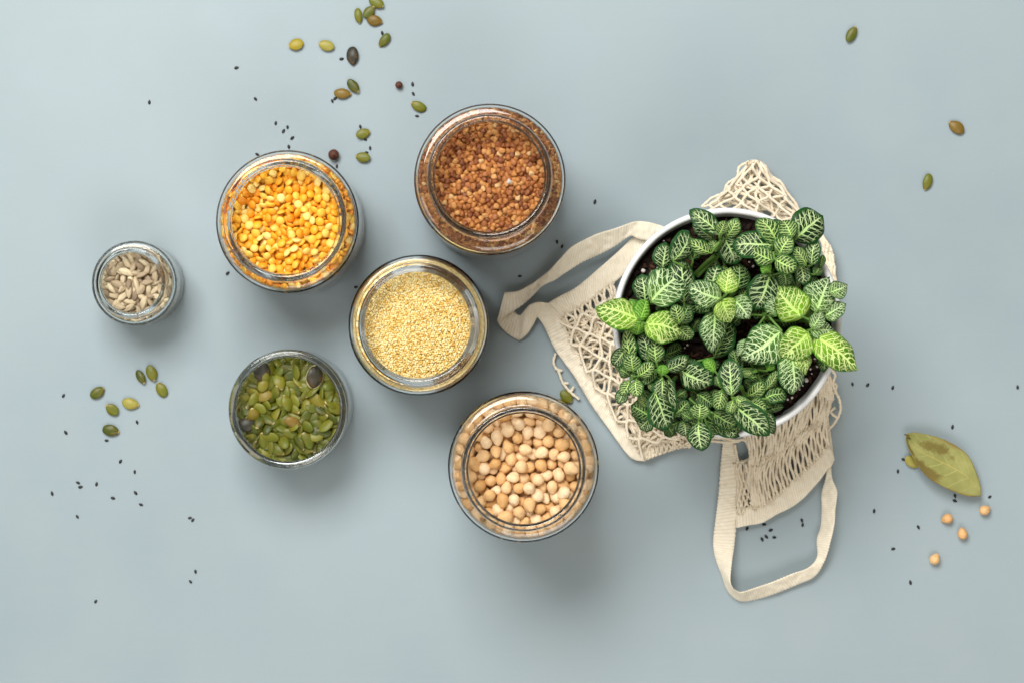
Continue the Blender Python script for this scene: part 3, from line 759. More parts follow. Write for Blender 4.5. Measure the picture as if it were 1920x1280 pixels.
# ------------------------------------------------------------------ plant pot and soil
ZR = 0.120
POT = P(1364, 605, ZR); POT.z = 0.0036
RO = 215.5 * MPP * (CAM_Z - ZR) / CAM_Z
zr = ZR - POT.z
prof = [(0.0004, 0), (RO * 0.60, 0), (RO * 0.66, 0.0015), (RO * 0.70, 0.006), (RO * 0.80, zr * 0.4), (RO * 0.92, zr * 0.80), (RO * 0.975, zr - 0.010), (RO * 0.99, zr - 0.004), (RO, zr - 0.0022), (RO - 0.0008, zr - 0.0006), (RO - 0.0020, zr), (RO - 0.0034, zr - 0.0004), (RO - 0.0042, zr - 0.002), (RO - 0.0046, zr - 0.006), (RO - 0.0062, zr - 0.018), (RO * 0.78, zr * 0.5), (RO * 0.6, 0.008), (0.0004, 0.007)]
V, F = lathe(prof, 160)
pot = link('plant_pot', np_mesh('plant_pot', V, F), M['ceramic'], None, POT)
tag(pot, 'round white ceramic pot holding the nerve plant, standing on the net bag', 'pot')
ZS = ZR - 0.011
def soil():
    R = RO - 0.0056; n = 44; V = []; rings = 34
    for j in range(rings + 1):
        r = R * j / rings
        for i in range(88):
            a = 2 * PI * i / 88 + j * 0.03
            x, y = r * math.cos(a), r * math.sin(a)
            q = Vector((x * 130, y * 130, 0)); q2 = Vector((x * 420, y * 420, 3))
            V.append((x, y, ZS - POT.z + 0.0030 * noise.noise(q) + 0.0016 * noise.noise(q2)))
    F = [(j * 88 + i, (j + 1) * 88 + i, (j + 1) * 88 + (i + 1) % 88, j * 88 + (i + 1) % 88) for j in range(rings) for i in range(88)]
    so = link('soil', np_mesh('soil', V, F), M['soil'], None, POT)
    tag(so, 'dark brown potting soil inside the white pot', None, None, 'stuff')
    # bark fibres and crumbs
    B = [blob(6, 4, (lambda p: (p.x, p.y * 0.5, p.z * 0.4)), i, 0.5, 2.5) for i in range(5)]
    g = np.random.default_rng(21); mats, wh = [], []
    for _ in range(2600):
        a = g.uniform(0, 2 * PI); r = (R - 0.002) * math.sqrt(g.uniform(0, 1)); s = g.uniform(0.0006, 0.0026) if g.random() < 0.85 else g.uniform(0.002, 0.0042)
        m4 = np.eye(4); m4[:3, :3] = np.array(rot(g.uniform(0, 6.28), g.uniform(0, 0.8), g.uniform(0, 6.28))) * s
        m4[:3, 3] = (r * math.cos(a), r * math.sin(a), ZS - POT.z + g.uniform(0.0, 0.0028)); mats.append(m4); wh.append(int(g.integers(5)))
    V, F = bake([b[0] for b in B], [b[1] for b in B], mats, wh)
    cr = link('bark_crumbs', np_mesh('bark_crumbs', V, F, smooth=False), M['bark'], so); cr['kind'] = 'stuff'
    pm = [np_mesh('perlite', blob(7, 5, (lambda p: (p.x, p.y * 0.8, p.z * 0.7)), 40 + i, 0.35, 2.2)[0] * 0.001, blob(7, 5, lambda p: p, 0, 0)[1]) for i in range(3)]
    spots = [(1238, 476, 1.6), (1235.5, 485.5, 1.0), (1206, 508, 1.5), (1211, 467, 0.8), (1233, 503, 0.9), (1259, 425, 0.7), (1531, 687, 1.0), (1520, 691, 0.8), (1512, 712, 1.5), (1499, 729, 0.8), (1485, 745, 1.0), (1477, 748, 0.8), (1405, 492, 0.8), (1412, 500, 0.9), (1400, 505, 0.6), (1522, 700, 0.6), (1289, 647, 0.9), (1284, 652, 0.6), (1222, 520, 0.6), (1245, 452, 0.6), (1195, 530, 0.7), (1388, 690, 0.6), (1380, 622, 0.6), (1300, 405, 0.5), (1505, 722, 0.6), (1528, 672, 0.7)]
    for i, (x, y, s) in enumerate(spots):
        w = P(x, y, ZS + 0.003)
        o = link('perlite', pm[i % 3], M['perlite'], so); o.location = w - Vector(POT); o.scale = (s * 1.25,) * 3; o.rotation_euler = (0.3 * i, 0.5 * i, i)
soil()

# ------------------------------------------------------------------ nerve plant
# leaf rows: base x, base y, tip x, tip y, full width, layer 0..5, material; read per quadrant of the pot at 4.92 times the photograph's grid
LM = {'b': 'leaf_bold', 'd': 'leaf_dark', 'm': 'leaf_mesh', 'l': 'leaf_lime', 'f': 'leaf_fine', 'g': 'leaf_green'}
Q = [
 (1120, 380, [
  (385, 1080, 15, 962, 235, 4, 'l'), (395, 1090, 455, 905, 150, 4, 'g'), (395, 1100, 368, 1215, 150, 4, 'g'), (445, 1120, 768, 1210, 230, 4, 'l'),
  (360, 1100, 140, 1075, 190, 2, 'b'), (495, 920, 805, 670, 275, 3, 'm'), (450, 935, 410, 680, 185, 2, 'b'), (800, 935, 775, 525, 235, 2, 'b'),
  (475, 760, 390, 685, 100, 1, 'b'), (545, 700, 515, 620, 90, 1, 'b'), (700, 540, 845, 285, 205, 3, 'b'), (600, 620, 640, 385, 170, 2, 'b'),
  (880, 545, 830, 350, 70, 2, 'd'), (1140, 290, 870, 82, 150, 3, 'b'), (1125, 300, 1180, 178, 115, 3, 'f'), (1080, 345, 885, 180, 105, 2, 'b'),
  (1190, 330, 1290, 160, 125, 2, 'f'), (1050, 465, 858, 355, 120, 3, 'f'), (1090, 450, 1060, 355, 110, 2, 'f'), (1165, 320, 1270, 555, 205, 2, 'b'),
  (1145, 885, 858, 775, 195, 4, 'm'), (1050, 800, 1110, 588, 200, 3, 'b'), (1195, 838, 1225, 612, 160, 4, 'l'), (1140, 895, 1225, 1092, 200, 4, 'l'),
  (1245, 880, 1395, 1060, 175, 3, 'm'), (1100, 900, 890, 985, 165, 1, 'd'), (1290, 800, 1310, 565, 200, 1, 'd'), (700, 1110, 675, 865, 140, 1, 'd'),
  (755, 1115, 712, 950, 125, 3, 'f'), (780, 1120, 850, 945, 135, 2, 'd'), (745, 1140, 865, 1250, 140, 2, 'f'), (1080, 1000, 1070, 1360, 205, 3, 'm'),
  (560, 940, 620, 1030, 90, 1, 'd'), (640, 1010, 560, 1060, 100, 1, 'd'), (880, 1180, 950, 1060, 120, 0, 'd'), (300, 900, 340, 1000, 120, 1, 'g'),
  (820, 760, 860, 950, 120, 1, 'b'), (760, 1060, 800, 880, 110, 1, 'd')]),
 (1120, 600, [
  (1075, 345, 1200, 10, 200, 1, 'd'), (310, 375, 270, 90, 130, 2, 'f'), (470, 375, 400, 130, 140, 2, 'b'), (545, 395, 545, 180, 140, 3, 'f'),
  (630, 320, 780, 250, 125, 1, 'd'), (330, 470, 310, 315, 150, 3, 'f'), (260, 265, 148, 405, 130, 2, 'b'), (310, 510, 205, 440, 105, 2, 'd'),
  (362, 545, 372, 692, 125, 4, 'f'), (305, 550, 225, 682, 100, 3, 'f'), (375, 515, 510, 400, 125, 4, 'f'), (345, 520, 300, 500, 70, 3, 'd'),
  (635, 455, 835, 345, 130, 3, 'b'), (595, 505, 602, 412, 95, 4, 'g'), (540, 455, 410, 570, 110, 3, 'd'), (600, 535, 605, 735, 150, 4, 'b'),
  (660, 530, 710, 842, 110, 3, 'b'), (530, 655, 650, 988, 240, 4, 'b'), (495, 890, 318, 790, 180, 2, 'd'), (445, 800, 405, 690, 80, 2, 'f'),
  (540, 640, 470, 590, 70, 3, 'f'), (755, 450, 1055, 580, 250, 2, 'b'), (735, 705, 820, 640, 105, 1, 'd'), (710, 880, 845, 755, 120, 2, 'd'),
  (765, 935, 595, 1010, 120, 1, 'd'), (800, 925, 815, 1065, 130, 2, 'b'), (855, 905, 768, 850, 95, 3, 'd'), (940, 912, 950, 770, 170, 4, 'f'),
  (935, 935, 962, 1188, 190, 5, 'b'), (925, 680, 1065, 785, 140, 1, 'd'), (1242, 695, 1215, 368, 180, 4, 'b'), (1150, 640, 1110, 815, 125, 3, 'f'),
  (1255, 730, 1215, 842, 100, 4, 'f'), (1265, 715, 1378, 775, 95, 4, 'f'), (1060, 850, 1280, 965, 155, 2, 'd'), (1000, 925, 1300, 1060, 125, 1, 'd'),
  (1090, 475, 995, 365, 125, 2, 'g'), (760, 440, 930, 395, 90, 1, 'd'), (1130, 610, 1100, 510, 80, 2, 'd'), (640, 640, 700, 560, 80, 2, 'd'),
  (850, 720, 910, 760, 80, 1, 'd'), (700, 830, 640, 760, 80, 2, 'd'), (600, 960, 690, 870, 110, 1, 'd'), (860, 640, 930, 700, 90, 1, 'd'),
  (1150, 1000, 1330, 1000, 100, 1, 'd'), (420, 640, 480, 720, 80, 2, 'd'), (1290, 500, 1320, 300, 100, 1, 'd'), (230, 400, 210, 470, 90, 1, 'd'), (470, 300, 380, 260, 100, 1, 'd')]),
 (1120, 600, [
  (500, 900, 400, 1000, 150, 1, 'b'), (640, 960, 700, 1060, 130, 1, 'd'), (1120, 960, 1130, 1075, 140, 1, 'd'), (1190, 960, 1270, 1070, 130, 1, 'b'), (1010, 960, 1060, 1080, 120, 1, 'd'), (760, 800, 700, 700, 110, 1, 'b'),
  (420, 860, 380, 960, 110, 1, 'd'), (250, 640, 190, 760, 110, 1, 'b'), (1000, 830, 890, 760, 120, 1, 'd'), (560, 760, 470, 860, 130, 2, 'b')]),
 (1360, 600, [
  (85, 780, 385, 1045, 225, 4, 'b'), (520, 100, 165, 350, 285, 3, 'm'), (765, 110, 520, 325, 240, 4, 'l'), (838, 155, 1200, 440, 240, 4, 'l'),
  (610, 320, 635, 655, 225, 3, 'm'), (700, 245, 745, 485, 140, 3, 'l'), (215, 180, 118, 325, 95, 2, 'm'), (385, 465, 435, 380, 85, 2, 'g'),
  (145, 490, 245, 478, 75, 3, 'f'), (215, 530, 405, 490, 110, 1, 'd'), (205, 700, 350, 585, 130, 2, 'f'), (370, 640, 485, 475, 90, 2, 'f'),
  (360, 725, 555, 680, 145, 2, 'd'), (225, 760, 375, 820, 115, 3, 'f'), (390, 830, 535, 800, 85, 1, 'd'), (370, 840, 440, 1038, 120, 3, 'b'),
  (120, 450, 75, 265, 100, 1, 'd'), (300, 440, 380, 380, 80, 1, 'd'), (560, 210, 640, 180, 90, 1, 'd'), (500, 420, 440, 370, 80, 1, 'd'), (270, 620, 180, 560, 90, 1, 'd')]),
 (1360, 380, [
  (650, 335, 890, 135, 295, 3, 'b'), (612, 325, 535, 170, 155, 4, 'f'), (475, 375, 320, 155, 205, 3, 'f'), (435, 392, 85, 395, 225, 3, 'b'),
  (440, 535, 240, 430, 150, 4, 'f'), (495, 485, 595, 328, 165, 4, 'f'), (455, 520, 645, 612, 150, 5, 'f'), (745, 575, 635, 425, 115, 4, 'f'),
  (800, 575, 845, 350, 140, 2, 'b'), (690, 565, 715, 752, 155, 3, 'b'), (540, 640, 560, 765, 135, 2, 'd'), (415, 640, 345, 580, 95, 3, 'g'),
  (410, 660, 280, 975, 270, 2, 'b'), (710, 1050, 490, 785, 260, 4, 'l'), (845, 1000, 960, 700, 250, 4, 'm'), (960, 830, 1120, 760, 130, 4, 'm'),
  (905, 1050, 1100, 940, 140, 3, 'm'), (795, 1125, 765, 925, 95, 2, 'l'), (800, 1165, 880, 1000, 110, 4, 'm'), (785, 1175, 1000, 1180, 145, 4, 'm'),
  (470, 1045, 435, 870, 155, 2, 'm'), (480, 1090, 695, 1085, 140, 1, 'd'), (820, 665, 872, 585, 95, 2, 'd'), (800, 835, 825, 680, 85, 1, 'd'),
  (435, 1060, 355, 1010, 80, 1, 'l'), (640, 590, 610, 480, 90, 2, 'd'), (900, 480, 870, 600, 60, 1, 'd'), (590, 1060, 520, 970, 100, 0, 'd'), (860, 1240, 780, 1190, 80, 3, 'g'), (470, 880, 510, 960, 80, 1, 'd')]),
]
gr = random.Random(5); fillers = []
while len(fillers) < 64:
    a, q = gr.uniform(0, 2 * PI), 200 * math.sqrt(gr.random())
    x, y = 1364 + q * math.cos(a), 606 + q * math.sin(a)
    if (x < 1262 and y < 575) or (x > 1462 and y > 668 and q > 120) or (y < 440 and x < 1420) or math.hypot(x - 1302, y - 655) < 20 or math.hypot(x - 1378, y - 625) < 15 or math.hypot(x - 1410, y - 500) < 18: continue
    b = gr.uniform(0, 2 * PI); L = gr.uniform(22, 40)
    fillers.append((x - 1120, y - 600, x - 1120 + L * math.cos(b), y - 600 + L * math.sin(b), L * gr.uniform(0.6, 0.75), gr.choice([0, 0, 1]), gr.choice('bddf')))
HUBS = [(1201, 603), (1222, 566), (1350, 450), (1352, 561), (1274, 610), (1339, 582), (1193, 709), (1235, 706), (1245, 730), (1310, 789), (1372, 743), (1274, 690), (1396, 750), (1512, 622), (1519, 600), (1450, 472), (1447, 512), (1495, 500), (1440, 590), (1285, 500), (1420, 700)]
LAYZ = [ZR - 0.003, ZR + 0.005, ZR + 0.013, ZR + 0.021, ZR + 0.029, ZR + 0.036]
plant = empty('nerve_plant', (POT.x, POT.y, ZS))
tag(plant, 'nerve plant with white and lime veined leaves filling the white pot', 'plant')
O = Vector((POT.x, POT.y, ZS))

def leaf_mesh(base, tip, w, rr, kind):
    n, m = 17, 11
    w = w * (1.10 if kind in 'lm' else 0.98)
    d = tip - base; L = d.length; ax = d.normalized()
    side = Vector((0, 0, 1)).cross(ax).normalized()
    side = (Matrix.Rotation(rr.uniform(-0.5, 0.5), 3, ax) @ side)
    nor = ax.cross(side)
    bend = rr.uniform(-0.06, 0.06); arch = rr.uniform(0.06, 0.14); cup = rr.uniform(-0.12, 0.26); fold = rr.uniform(0.0, 0.14)
    ph = rr.uniform(0, 6); wav = rr.uniform(0.015, 0.05)
    V, uv = [], []
    hmax = 0.0
    H = []
    e1, e2 = (rr.uniform(0.50, 0.62), rr.uniform(0.74, 0.95)) if kind in 'lm' else (rr.uniform(0.52, 0.70), rr.uniform(0.56, 0.78))
    for i in range(n):
        v = i / (n - 1)
        h = (v ** e1) * ((1 - v) ** e2)
        H.append(h); hmax = max(hmax, h)
    for i in range(n):
        v = i / (n - 1); hw = H[i] / hmax * w / 2
        if i == 0: hw = w * 0.03
        if i == n - 1: hw = w * 0.012
        for j in range(m):
            u = 2 * j / (m - 1) - 1; a = abs(u)
            quilt = 0.030 * w * math.sin((v - 0.27 * a ** 1.35) * 6.5 * 2 * PI + (1.5 if u > 0 else 0)) * min(1, a * 3) * (1 - a ** 4) * math.sin(PI * v)
            zz = arch * L * (math.sin(PI * v) * 0.9 - v * v * 0.35) + fold * w * min(a * 2.0, 1) * 0.6 - (cup + 0.10) * w * a * a * 0.8 + quilt + wav * w * math.sin(v * 9 + ph + u) * a * a
            pt = base + ax * (L * v) + side * (hw * u * (1 + 0.05 * math.sin(v * 11 + ph)) + bend * L * math.sin(PI * v)) + nor * zz
            V.append(pt - O); uv.append(((u + 1) / 2, v))
    F = [(i * m + j, (i + 1) * m + j, (i + 1) * m + j + 1, i * m + j + 1) for i in range(n - 1) for j in range(m - 1)]
    return np_mesh('leaf', V, F, uv)

leaves = []
for ox, oy, rows in Q:
    for bx, by, tx, ty, w, lay, mk in rows:
        leaves.append((ox + bx / 4.92, oy + by / 4.92, ox + tx / 4.92, oy + ty / 4.92, w / 4.92, lay, mk))
for f in fillers: leaves.append((1120 + f[0], 600 + f[1], 1120 + f[2], 600 + f[3], f[4], f[5], f[6]))
byhub = {}
for lf in leaves:
    h = min(range(len(HUBS)), key=lambda q: (HUBS[q][0] - lf[0]) ** 2 + (HUBS[q][1] - lf[1]) ** 2)
    byhub.setdefault(h, []).append(lf)
rr = random.Random(11)
for h, ls in byhub.items():
    hx, hy = HUBS[h]
    top = max(LAYZ[l[5]] for l in ls) - 0.001
    fx = 1363 + (hx - 1363) * 0.80; fy = 608 + (hy - 608) * 0.80
    zs = [ZS - 0.001, (ZS + top) / 2, top]
    pts = catmull([P(fx, fy, zs[0]), P((fx + hx) / 2 + 1, (fy + hy) / 2, zs[1]), P(hx, hy, zs[2])], 10)
    tubes = [tube([p - np.array(O) for p in pts], [0.0016 - 0.0005 * i / 9 for i in range(10)], 8)]
    made = []
    for (bx, by, tx, ty, w, lay, mk) in ls:
        zb = LAYZ[lay] + rr.uniform(-0.002, 0.002); zt = zb + rr.uniform(-0.009, 0.003)
        if mk in 'fg' and w < 28: zt = zb + rr.uniform(0.001, 0.006)
        b, t_ = P(bx, by, zb), P(tx + (tx - bx) * 0.07, ty + (ty - by) * 0.07, zt)
        made.append((leaf_mesh(b, t_, w * MPP * 1.12, rr, mk), mk))
        ax = (t_ - b).normalized()
        k = min(range(4, 10), key=lambda q: abs(pts[q][2] - (zb - 0.004)))
        s0 = Vector(pts[k]); d = b - s0
        if d.length < 0.022:
            pp = catmull([s0, (s0 + b) / 2 + Vector((0, 0, -0.001)), b, b + ax * 0.002], 7)
            tubes.append(tube([np.array(p) - np.array(O) for p in pp], [0.0009, 0.0009, 0.0008, 0.0008, 0.0008, 0.0007, 0.0005], 6))
    V, F = join(tubes)
    st = link('stem', np_mesh('stem', V, F), M['stem'], plant)
    for me, mk in made:
        link('leaf', me, M[LM[mk]], st)
# two thick pale stems seen between the leaves
for a, b in (((1303, 514), (1342, 478)), ((1308, 518), (1352, 474))):
    V, F = tube([np.array(P(a[0], a[1], ZS + 0.004)) - np.array(O), np.array(P((a[0] + b[0]) / 2, (a[1] + b[1]) / 2 - 1, ZS + 0.012)) - np.array(O), np.array(P(b[0], b[1], ZS + 0.020)) - np.array(O)], 0.0014, 8)
    link('stem', np_mesh('stem', V, F), M['stem'], plant)

# ------------------------------------------------------------------ net bag
bag = empty('net_bag', P(1300, 800, 0))
tag(bag, 'cream cotton net shopping bag with two tape handles lying under the pot', 'bag')
OB = Vector(bag.location)

def ribbon(name, A, B, zs, scallop=(0, 0), seed=0, rib=4.2, wr=0.0010, label=None):
    """cotton tape between two edge lines; real ribs, thickness and a looped selvedge"""
    length = sum(math.dist(((A[i][0] + B[i][0]) / 2, (A[i][1] + B[i][1]) / 2), ((A[i + 1][0] + B[i + 1][0]) / 2, (A[i + 1][1] + B[i + 1][1]) / 2)) for i in range(len(A) - 1))
    nr = max(4, int(length / rib)); n = nr * 5 + 1; m = 11
    z2 = [z if isinstance(z, tuple) else (z, z) for z in zs]
    LA = catmull([(a[0], a[1], z[0]) for a, z in zip(A, z2)], n); LB = catmull([(b[0], b[1], z[1]) for b, z in zip(B, z2)], n)
    V, uv = [], []
    for layer in (0, 1):
        for i in range(n):
            for j in range(m):
                t = j / (m - 1)
                q = LA[i] * (1 - t) + LB[i] * t
                d = LB[i][:2] - LA[i][:2]; L = np.hypot(*d) + 1e-6; d = d / L
                ph = 2 * PI * i / 5
                if t == 0 and scallop[0]: q[:2] -= d * (1.3 * (0.5 + 0.5 * math.sin(ph * 0.8)))
                if t == 1 and scallop[1]: q[:2] += d * (1.3 * (0.5 + 0.5 * math.sin(ph * 0.8)))
                x, y, z = q
                z = z / 1000
                z += wr * 1.6 * noise.noise(Vector((x * 0.03, y * 0.03, seed))) + wr * 0.8 * noise.noise(Vector((x * 0.11, y * 0.11, seed + 5)))
                edge = 0.00025 if j in (0, m - 1) else 0
                if layer == 0: z += 0.0005 + 0.00013 * math.sin(ph) - edge
                else: z -= 0.0004 - edge
                V.append(P(x, y, max(z, 0.0003 + (0.0009 if layer == 0 else 0))) - OB); uv.append((t, i / 5))
    N = n * m
    F = []
    for i in range(n - 1):
        for j in range(m - 1):
            a = i * m + j
            F.append((a, a + 1, a + m + 1, a + m)); F.append((N + a, N + a + m, N + a + m + 1, N + a + 1))
        a = i * m; F.append((a, a + m, N + a + m, N + a))
        a = i * m + m - 1; F.append((a, N + a, N + a + m, a + m))
    for i0 in (0, (n - 1) * m):
        for j in range(m - 1):
            a = i0 + j; q = (a, N + a, N + a + 1, a + 1); F.append(q if i0 == 0 else q[::-1])
    o = link(name, np_mesh(name, V, F, uv), M['tape'], bag)
    if label: o['label'] = label
    return o

# handle by the jars: comes out from under the pot, twists, folds back and runs into the hem
A = [(1245, 425), (1222, 418), (1201, 415), (1185, 417), (1154, 428), (1124, 437), (1103, 446), (1072, 463), (1051, 484), (1030, 507), (1012, 521), (992, 535), (970, 546), (946, 548)]
B = [(1235, 458), (1215, 452), (1198, 448), (1181, 443), (1154, 461), (1122, 478), (1093, 491), (1061, 511), (1040, 525), (1024, 532), (1012, 540), (1000, 553), (976, 574), (932, 601)]
zz = [6, 8, 10, (14, 12), (20, 12), (22, 12), (21, 11), (19, 9), (16, 9), (12, 10), (9, 10), (8, 9), (9, 8), (9, 9)]
ribbon('handle', A, B, zz, (0, 1), 1, label='handle strap looping toward the jars')
A = [(946, 549), (958, 572), (966, 586), (975, 592), (984, 582), (992, 573), (1003, 568), (1014, 567), (1027, 569)]
B = [(932, 600), (938, 612), (952, 626), (970, 637), (977, 636), (988, 627), (997, 614), (1003, 603), (1006, 596)]
zz = [(8, 8), (4, 4), (2.5, 2.5), (5, 2.5), (11, 4), (14, 5), (14, 6), (12, 6), (8, 5)]
ribbon('handle', A, B, zz, (1, 0), 2, label='folded back end of the handle strap')
A = [(1004, 592), (1012, 600), (1022, 616), (1039, 652), (1057, 678), (1075, 703), (1092, 731), (1108, 757), (1124, 780), (1141, 803), (1160, 830), (1178, 853), (1192, 862), (1211, 864)]
B = [(1026, 568), (1040, 580), (1054, 599), (1071, 636), (1084, 660), (1098, 683), (1112, 706), (1127, 730), (1141, 753), (1155, 777), (1169, 797), (1184, 815), (1196, 832), (1212, 846)]
ribbon('hem', A, B, [(6, 9), (6, 9), (6, 9), (7, 9), (7, 9), (7, 9), (7, 9), (7, 9), (7, 8), (6, 8), (6, 8), (6, 7), (5, 7), (5, 6)], (0, 0), 3)
A = [(1024, 570), (1048, 556), (1075, 542), (1099, 524), (1121, 505), (1143, 486), (1164, 467), (1180, 451), (1192, 440), (1212, 428)]
B = [(1053, 600), (1068, 589), (1085, 578), (1103, 566), (1121, 552), (1137, 541), (1154, 528), (1174, 512), (1195, 496), (1222, 480)]
ribbon('hem', A, B, [8, 8, 9, 10, 10, 9, 8, 7, 6, 4], (0, 0), 4)
# second handle, lower right
A = [(1357, 800), (1356, 827), (1352, 867), (1348, 924), (1343, 967), (1338, 1014), (1341, 1043), (1352, 1075), (1363, 1104), (1377, 1120), (1395, 1126), (1427, 1120), (1463, 1108), (1499, 1093), (1528, 1079), (1546, 1050), (1557, 1014), (1564, 982), (1566, 953), (1569, 921), (1560, 896), (1558, 872)]
B = [(1374, 800), (1376, 831), (1384, 862), (1383, 920), (1382, 960), (1377, 1016), (1372, 1052), (1369, 1086), (1374, 1101), (1382, 1107), (1392, 1109), (1420, 1100), (1449, 1090), (1485, 1075), (1515, 1064), (1532, 1044), (1532, 1011), (1539, 985), (1541, 953), (1541, 924), (1549, 893), (1550, 870)]
zz = [3, 3, 4, 4, 5, (5, 7), (4, 10), (3, 13), (3, 14), (3, 14), (3, 14), (3, 13), (4, 12), (5, 11), (6, 11), (10, 7), (14, 6), (14, 5), (13, 5), (14, 6), (10, 6), (6, 6)]
ribbon('handle', A, B, zz, (1, 1), 5, label='handle strap forming the loop at the lower right')
A = [(1381, 989), (1404, 984), (1427, 980), (1443, 972), (1456, 964), (1475, 955), (1492, 945), (1508, 932), (1521, 918), (1537, 900), (1551, 881), (1560, 872), (1565, 860)]
B = [(1379, 953), (1402, 950), (1424, 944), (1437, 936), (1450, 927), (1466, 915), (1481, 903), (1499, 885), (1517, 867), (1529, 855), (1540, 842), (1547, 835), (1553, 826)]
ribbon('hem', A, B, [7, 7, 7, 8, 8, 9, 9, 9, 9, 9, 8, 8, 7], (0, 0), 6)
ribbon('hem', [(1565, 862), (1561, 835), (1557, 805), (1551, 770), (1546, 740)], [(1540, 858), (1538, 835), (1534, 805), (1530, 775), (1526, 745)], [3, 3, 3, 2, 2], (0, 0), 7)

cords = []
def spline_rows(rows, n):
    return [catmull(r, n) for r in rows]
def net(rows, ns, cells, opening, z0, z1, rad=0.00088, seed=0, jit=0.25, wave=0.004, step=5):
    """knitted net: cords run from the first row curve to the last, touching their neighbours by turns"""
    g = random.Random(seed); R = [catmull(r, 41) for r in rows]
    def at(s, t):          # s along the cords, t across
        t = min(max(t, 0), 1) * 40; i = min(int(t), 39); f = t - i
        pts = [r[i] * (1 - f) + r[i + 1] * f for r in R]
        m = len(pts) - 1; q = s * m; k = min(int(q), m - 1); ff = q - k
        p0, p1, p2, p3 = pts[max(k - 1, 0)], pts[k], pts[k + 1], pts[min(k + 2, m)]
        return 0.5 * ((2 * p1) + (-p0 + p2) * ff + (2 * p0 - 5 * p1 + 4 * p2 - p3) * ff * ff + (-p0 + 3 * p1 - 3 * p2 + p3) * ff ** 3)
    offs = [[g.uniform(-jit, jit) for _ in range(cells + 1)] for _ in range(ns + 1)]
    for j in range(ns):
        ctrl = []
        for i in range(cells + 1):
            s = i / cells
            op = opening(s, j / ns) if callable(opening) else opening
            pair = j if (i + j) % 2 else j - 1            # which neighbour it touches here
            tt = (j + 0.5 + (0.5 if (i + j) % 2 else -0.5) * op * 0.92 + offs[max(pair, 0)][i]) / ns
            sj = min(max(s + offs[max(pair, 0)][i] * 0.35 / cells, 0), 1)
            x, y = at(sj, tt)
            z = z0 + (z1 - z0) * s + wave * noise.noise(Vector((x * 0.045, y * 0.045, seed))) + (0.0007 if (i % 2) else -0.0003) * (1 if j % 2 else -1)
            ctrl.append((x, y, z * 1000))
        pts = catmull(ctrl, cells * step + 1)
        P3 = [np.array(P(p[0], p[1], max(p[2] / 1000, 0.001)) - OB) for p in pts]
        rads = [rad * (1.0 + 0.16 * math.sin(i * 2.3) + 0.30 * (1 if i % step == 0 else 0)) for i in range(len(P3))]
        cords.append(tube(P3, rads, 6))
def cord(pts, rad=0.0009, seed=0):
    n = max(8, int(sum(math.dist(pts[i][:2], pts[i + 1][:2]) for i in range(len(pts) - 1)) / 3.5))
    q = catmull(pts, n)
    cords.append(tube([np.array(P(p[0] + 0.6 * noise.noise(Vector((i * 0.7, seed, 0))), p[1] + 0.6 * noise.noise(Vector((i * 0.7, seed, 9))), max(p[2] / 1000, 0.001)) - OB) for i, p in enumerate(q)], [rad * (1 + 0.2 * math.sin(i * 2.4)) for i in range(n)], 6))

# fan of gathered net at the lower right (two layers)
rows = [[(1395, 800), (1440, 795), (1485, 775), (1530, 735), (1556, 700)], [(1405, 850), (1440, 840), (1485, 815), (1530, 785), (1560, 745)], [(1404, 890), (1428, 890), (1468, 862), (1512, 825), (1550, 790)], [(1412, 952), (1436, 944), (1478, 912), (1522, 872), (1556, 834)]]
net(rows, 27, 9, lambda s, t: 0.28 + 0.5 * max(0, t - 0.55), 0.012, 0.0105, 0.00100, 1, 0.22, 0.004)
net(rows, 24, 9, 0.5, 0.006, 0.006, 0.00100, 2, 0.3, 0.002)
rows = [[(1425, 770), (1480, 765), (1530, 725)], [(1440, 820), (1478, 800), (1520, 765)], [(1436, 860), (1470, 840), (1508, 800)]]
net(rows, 14, 5, 0.35, 0.016, 0.013, 0.00100, 3, 0.2, 0.003)
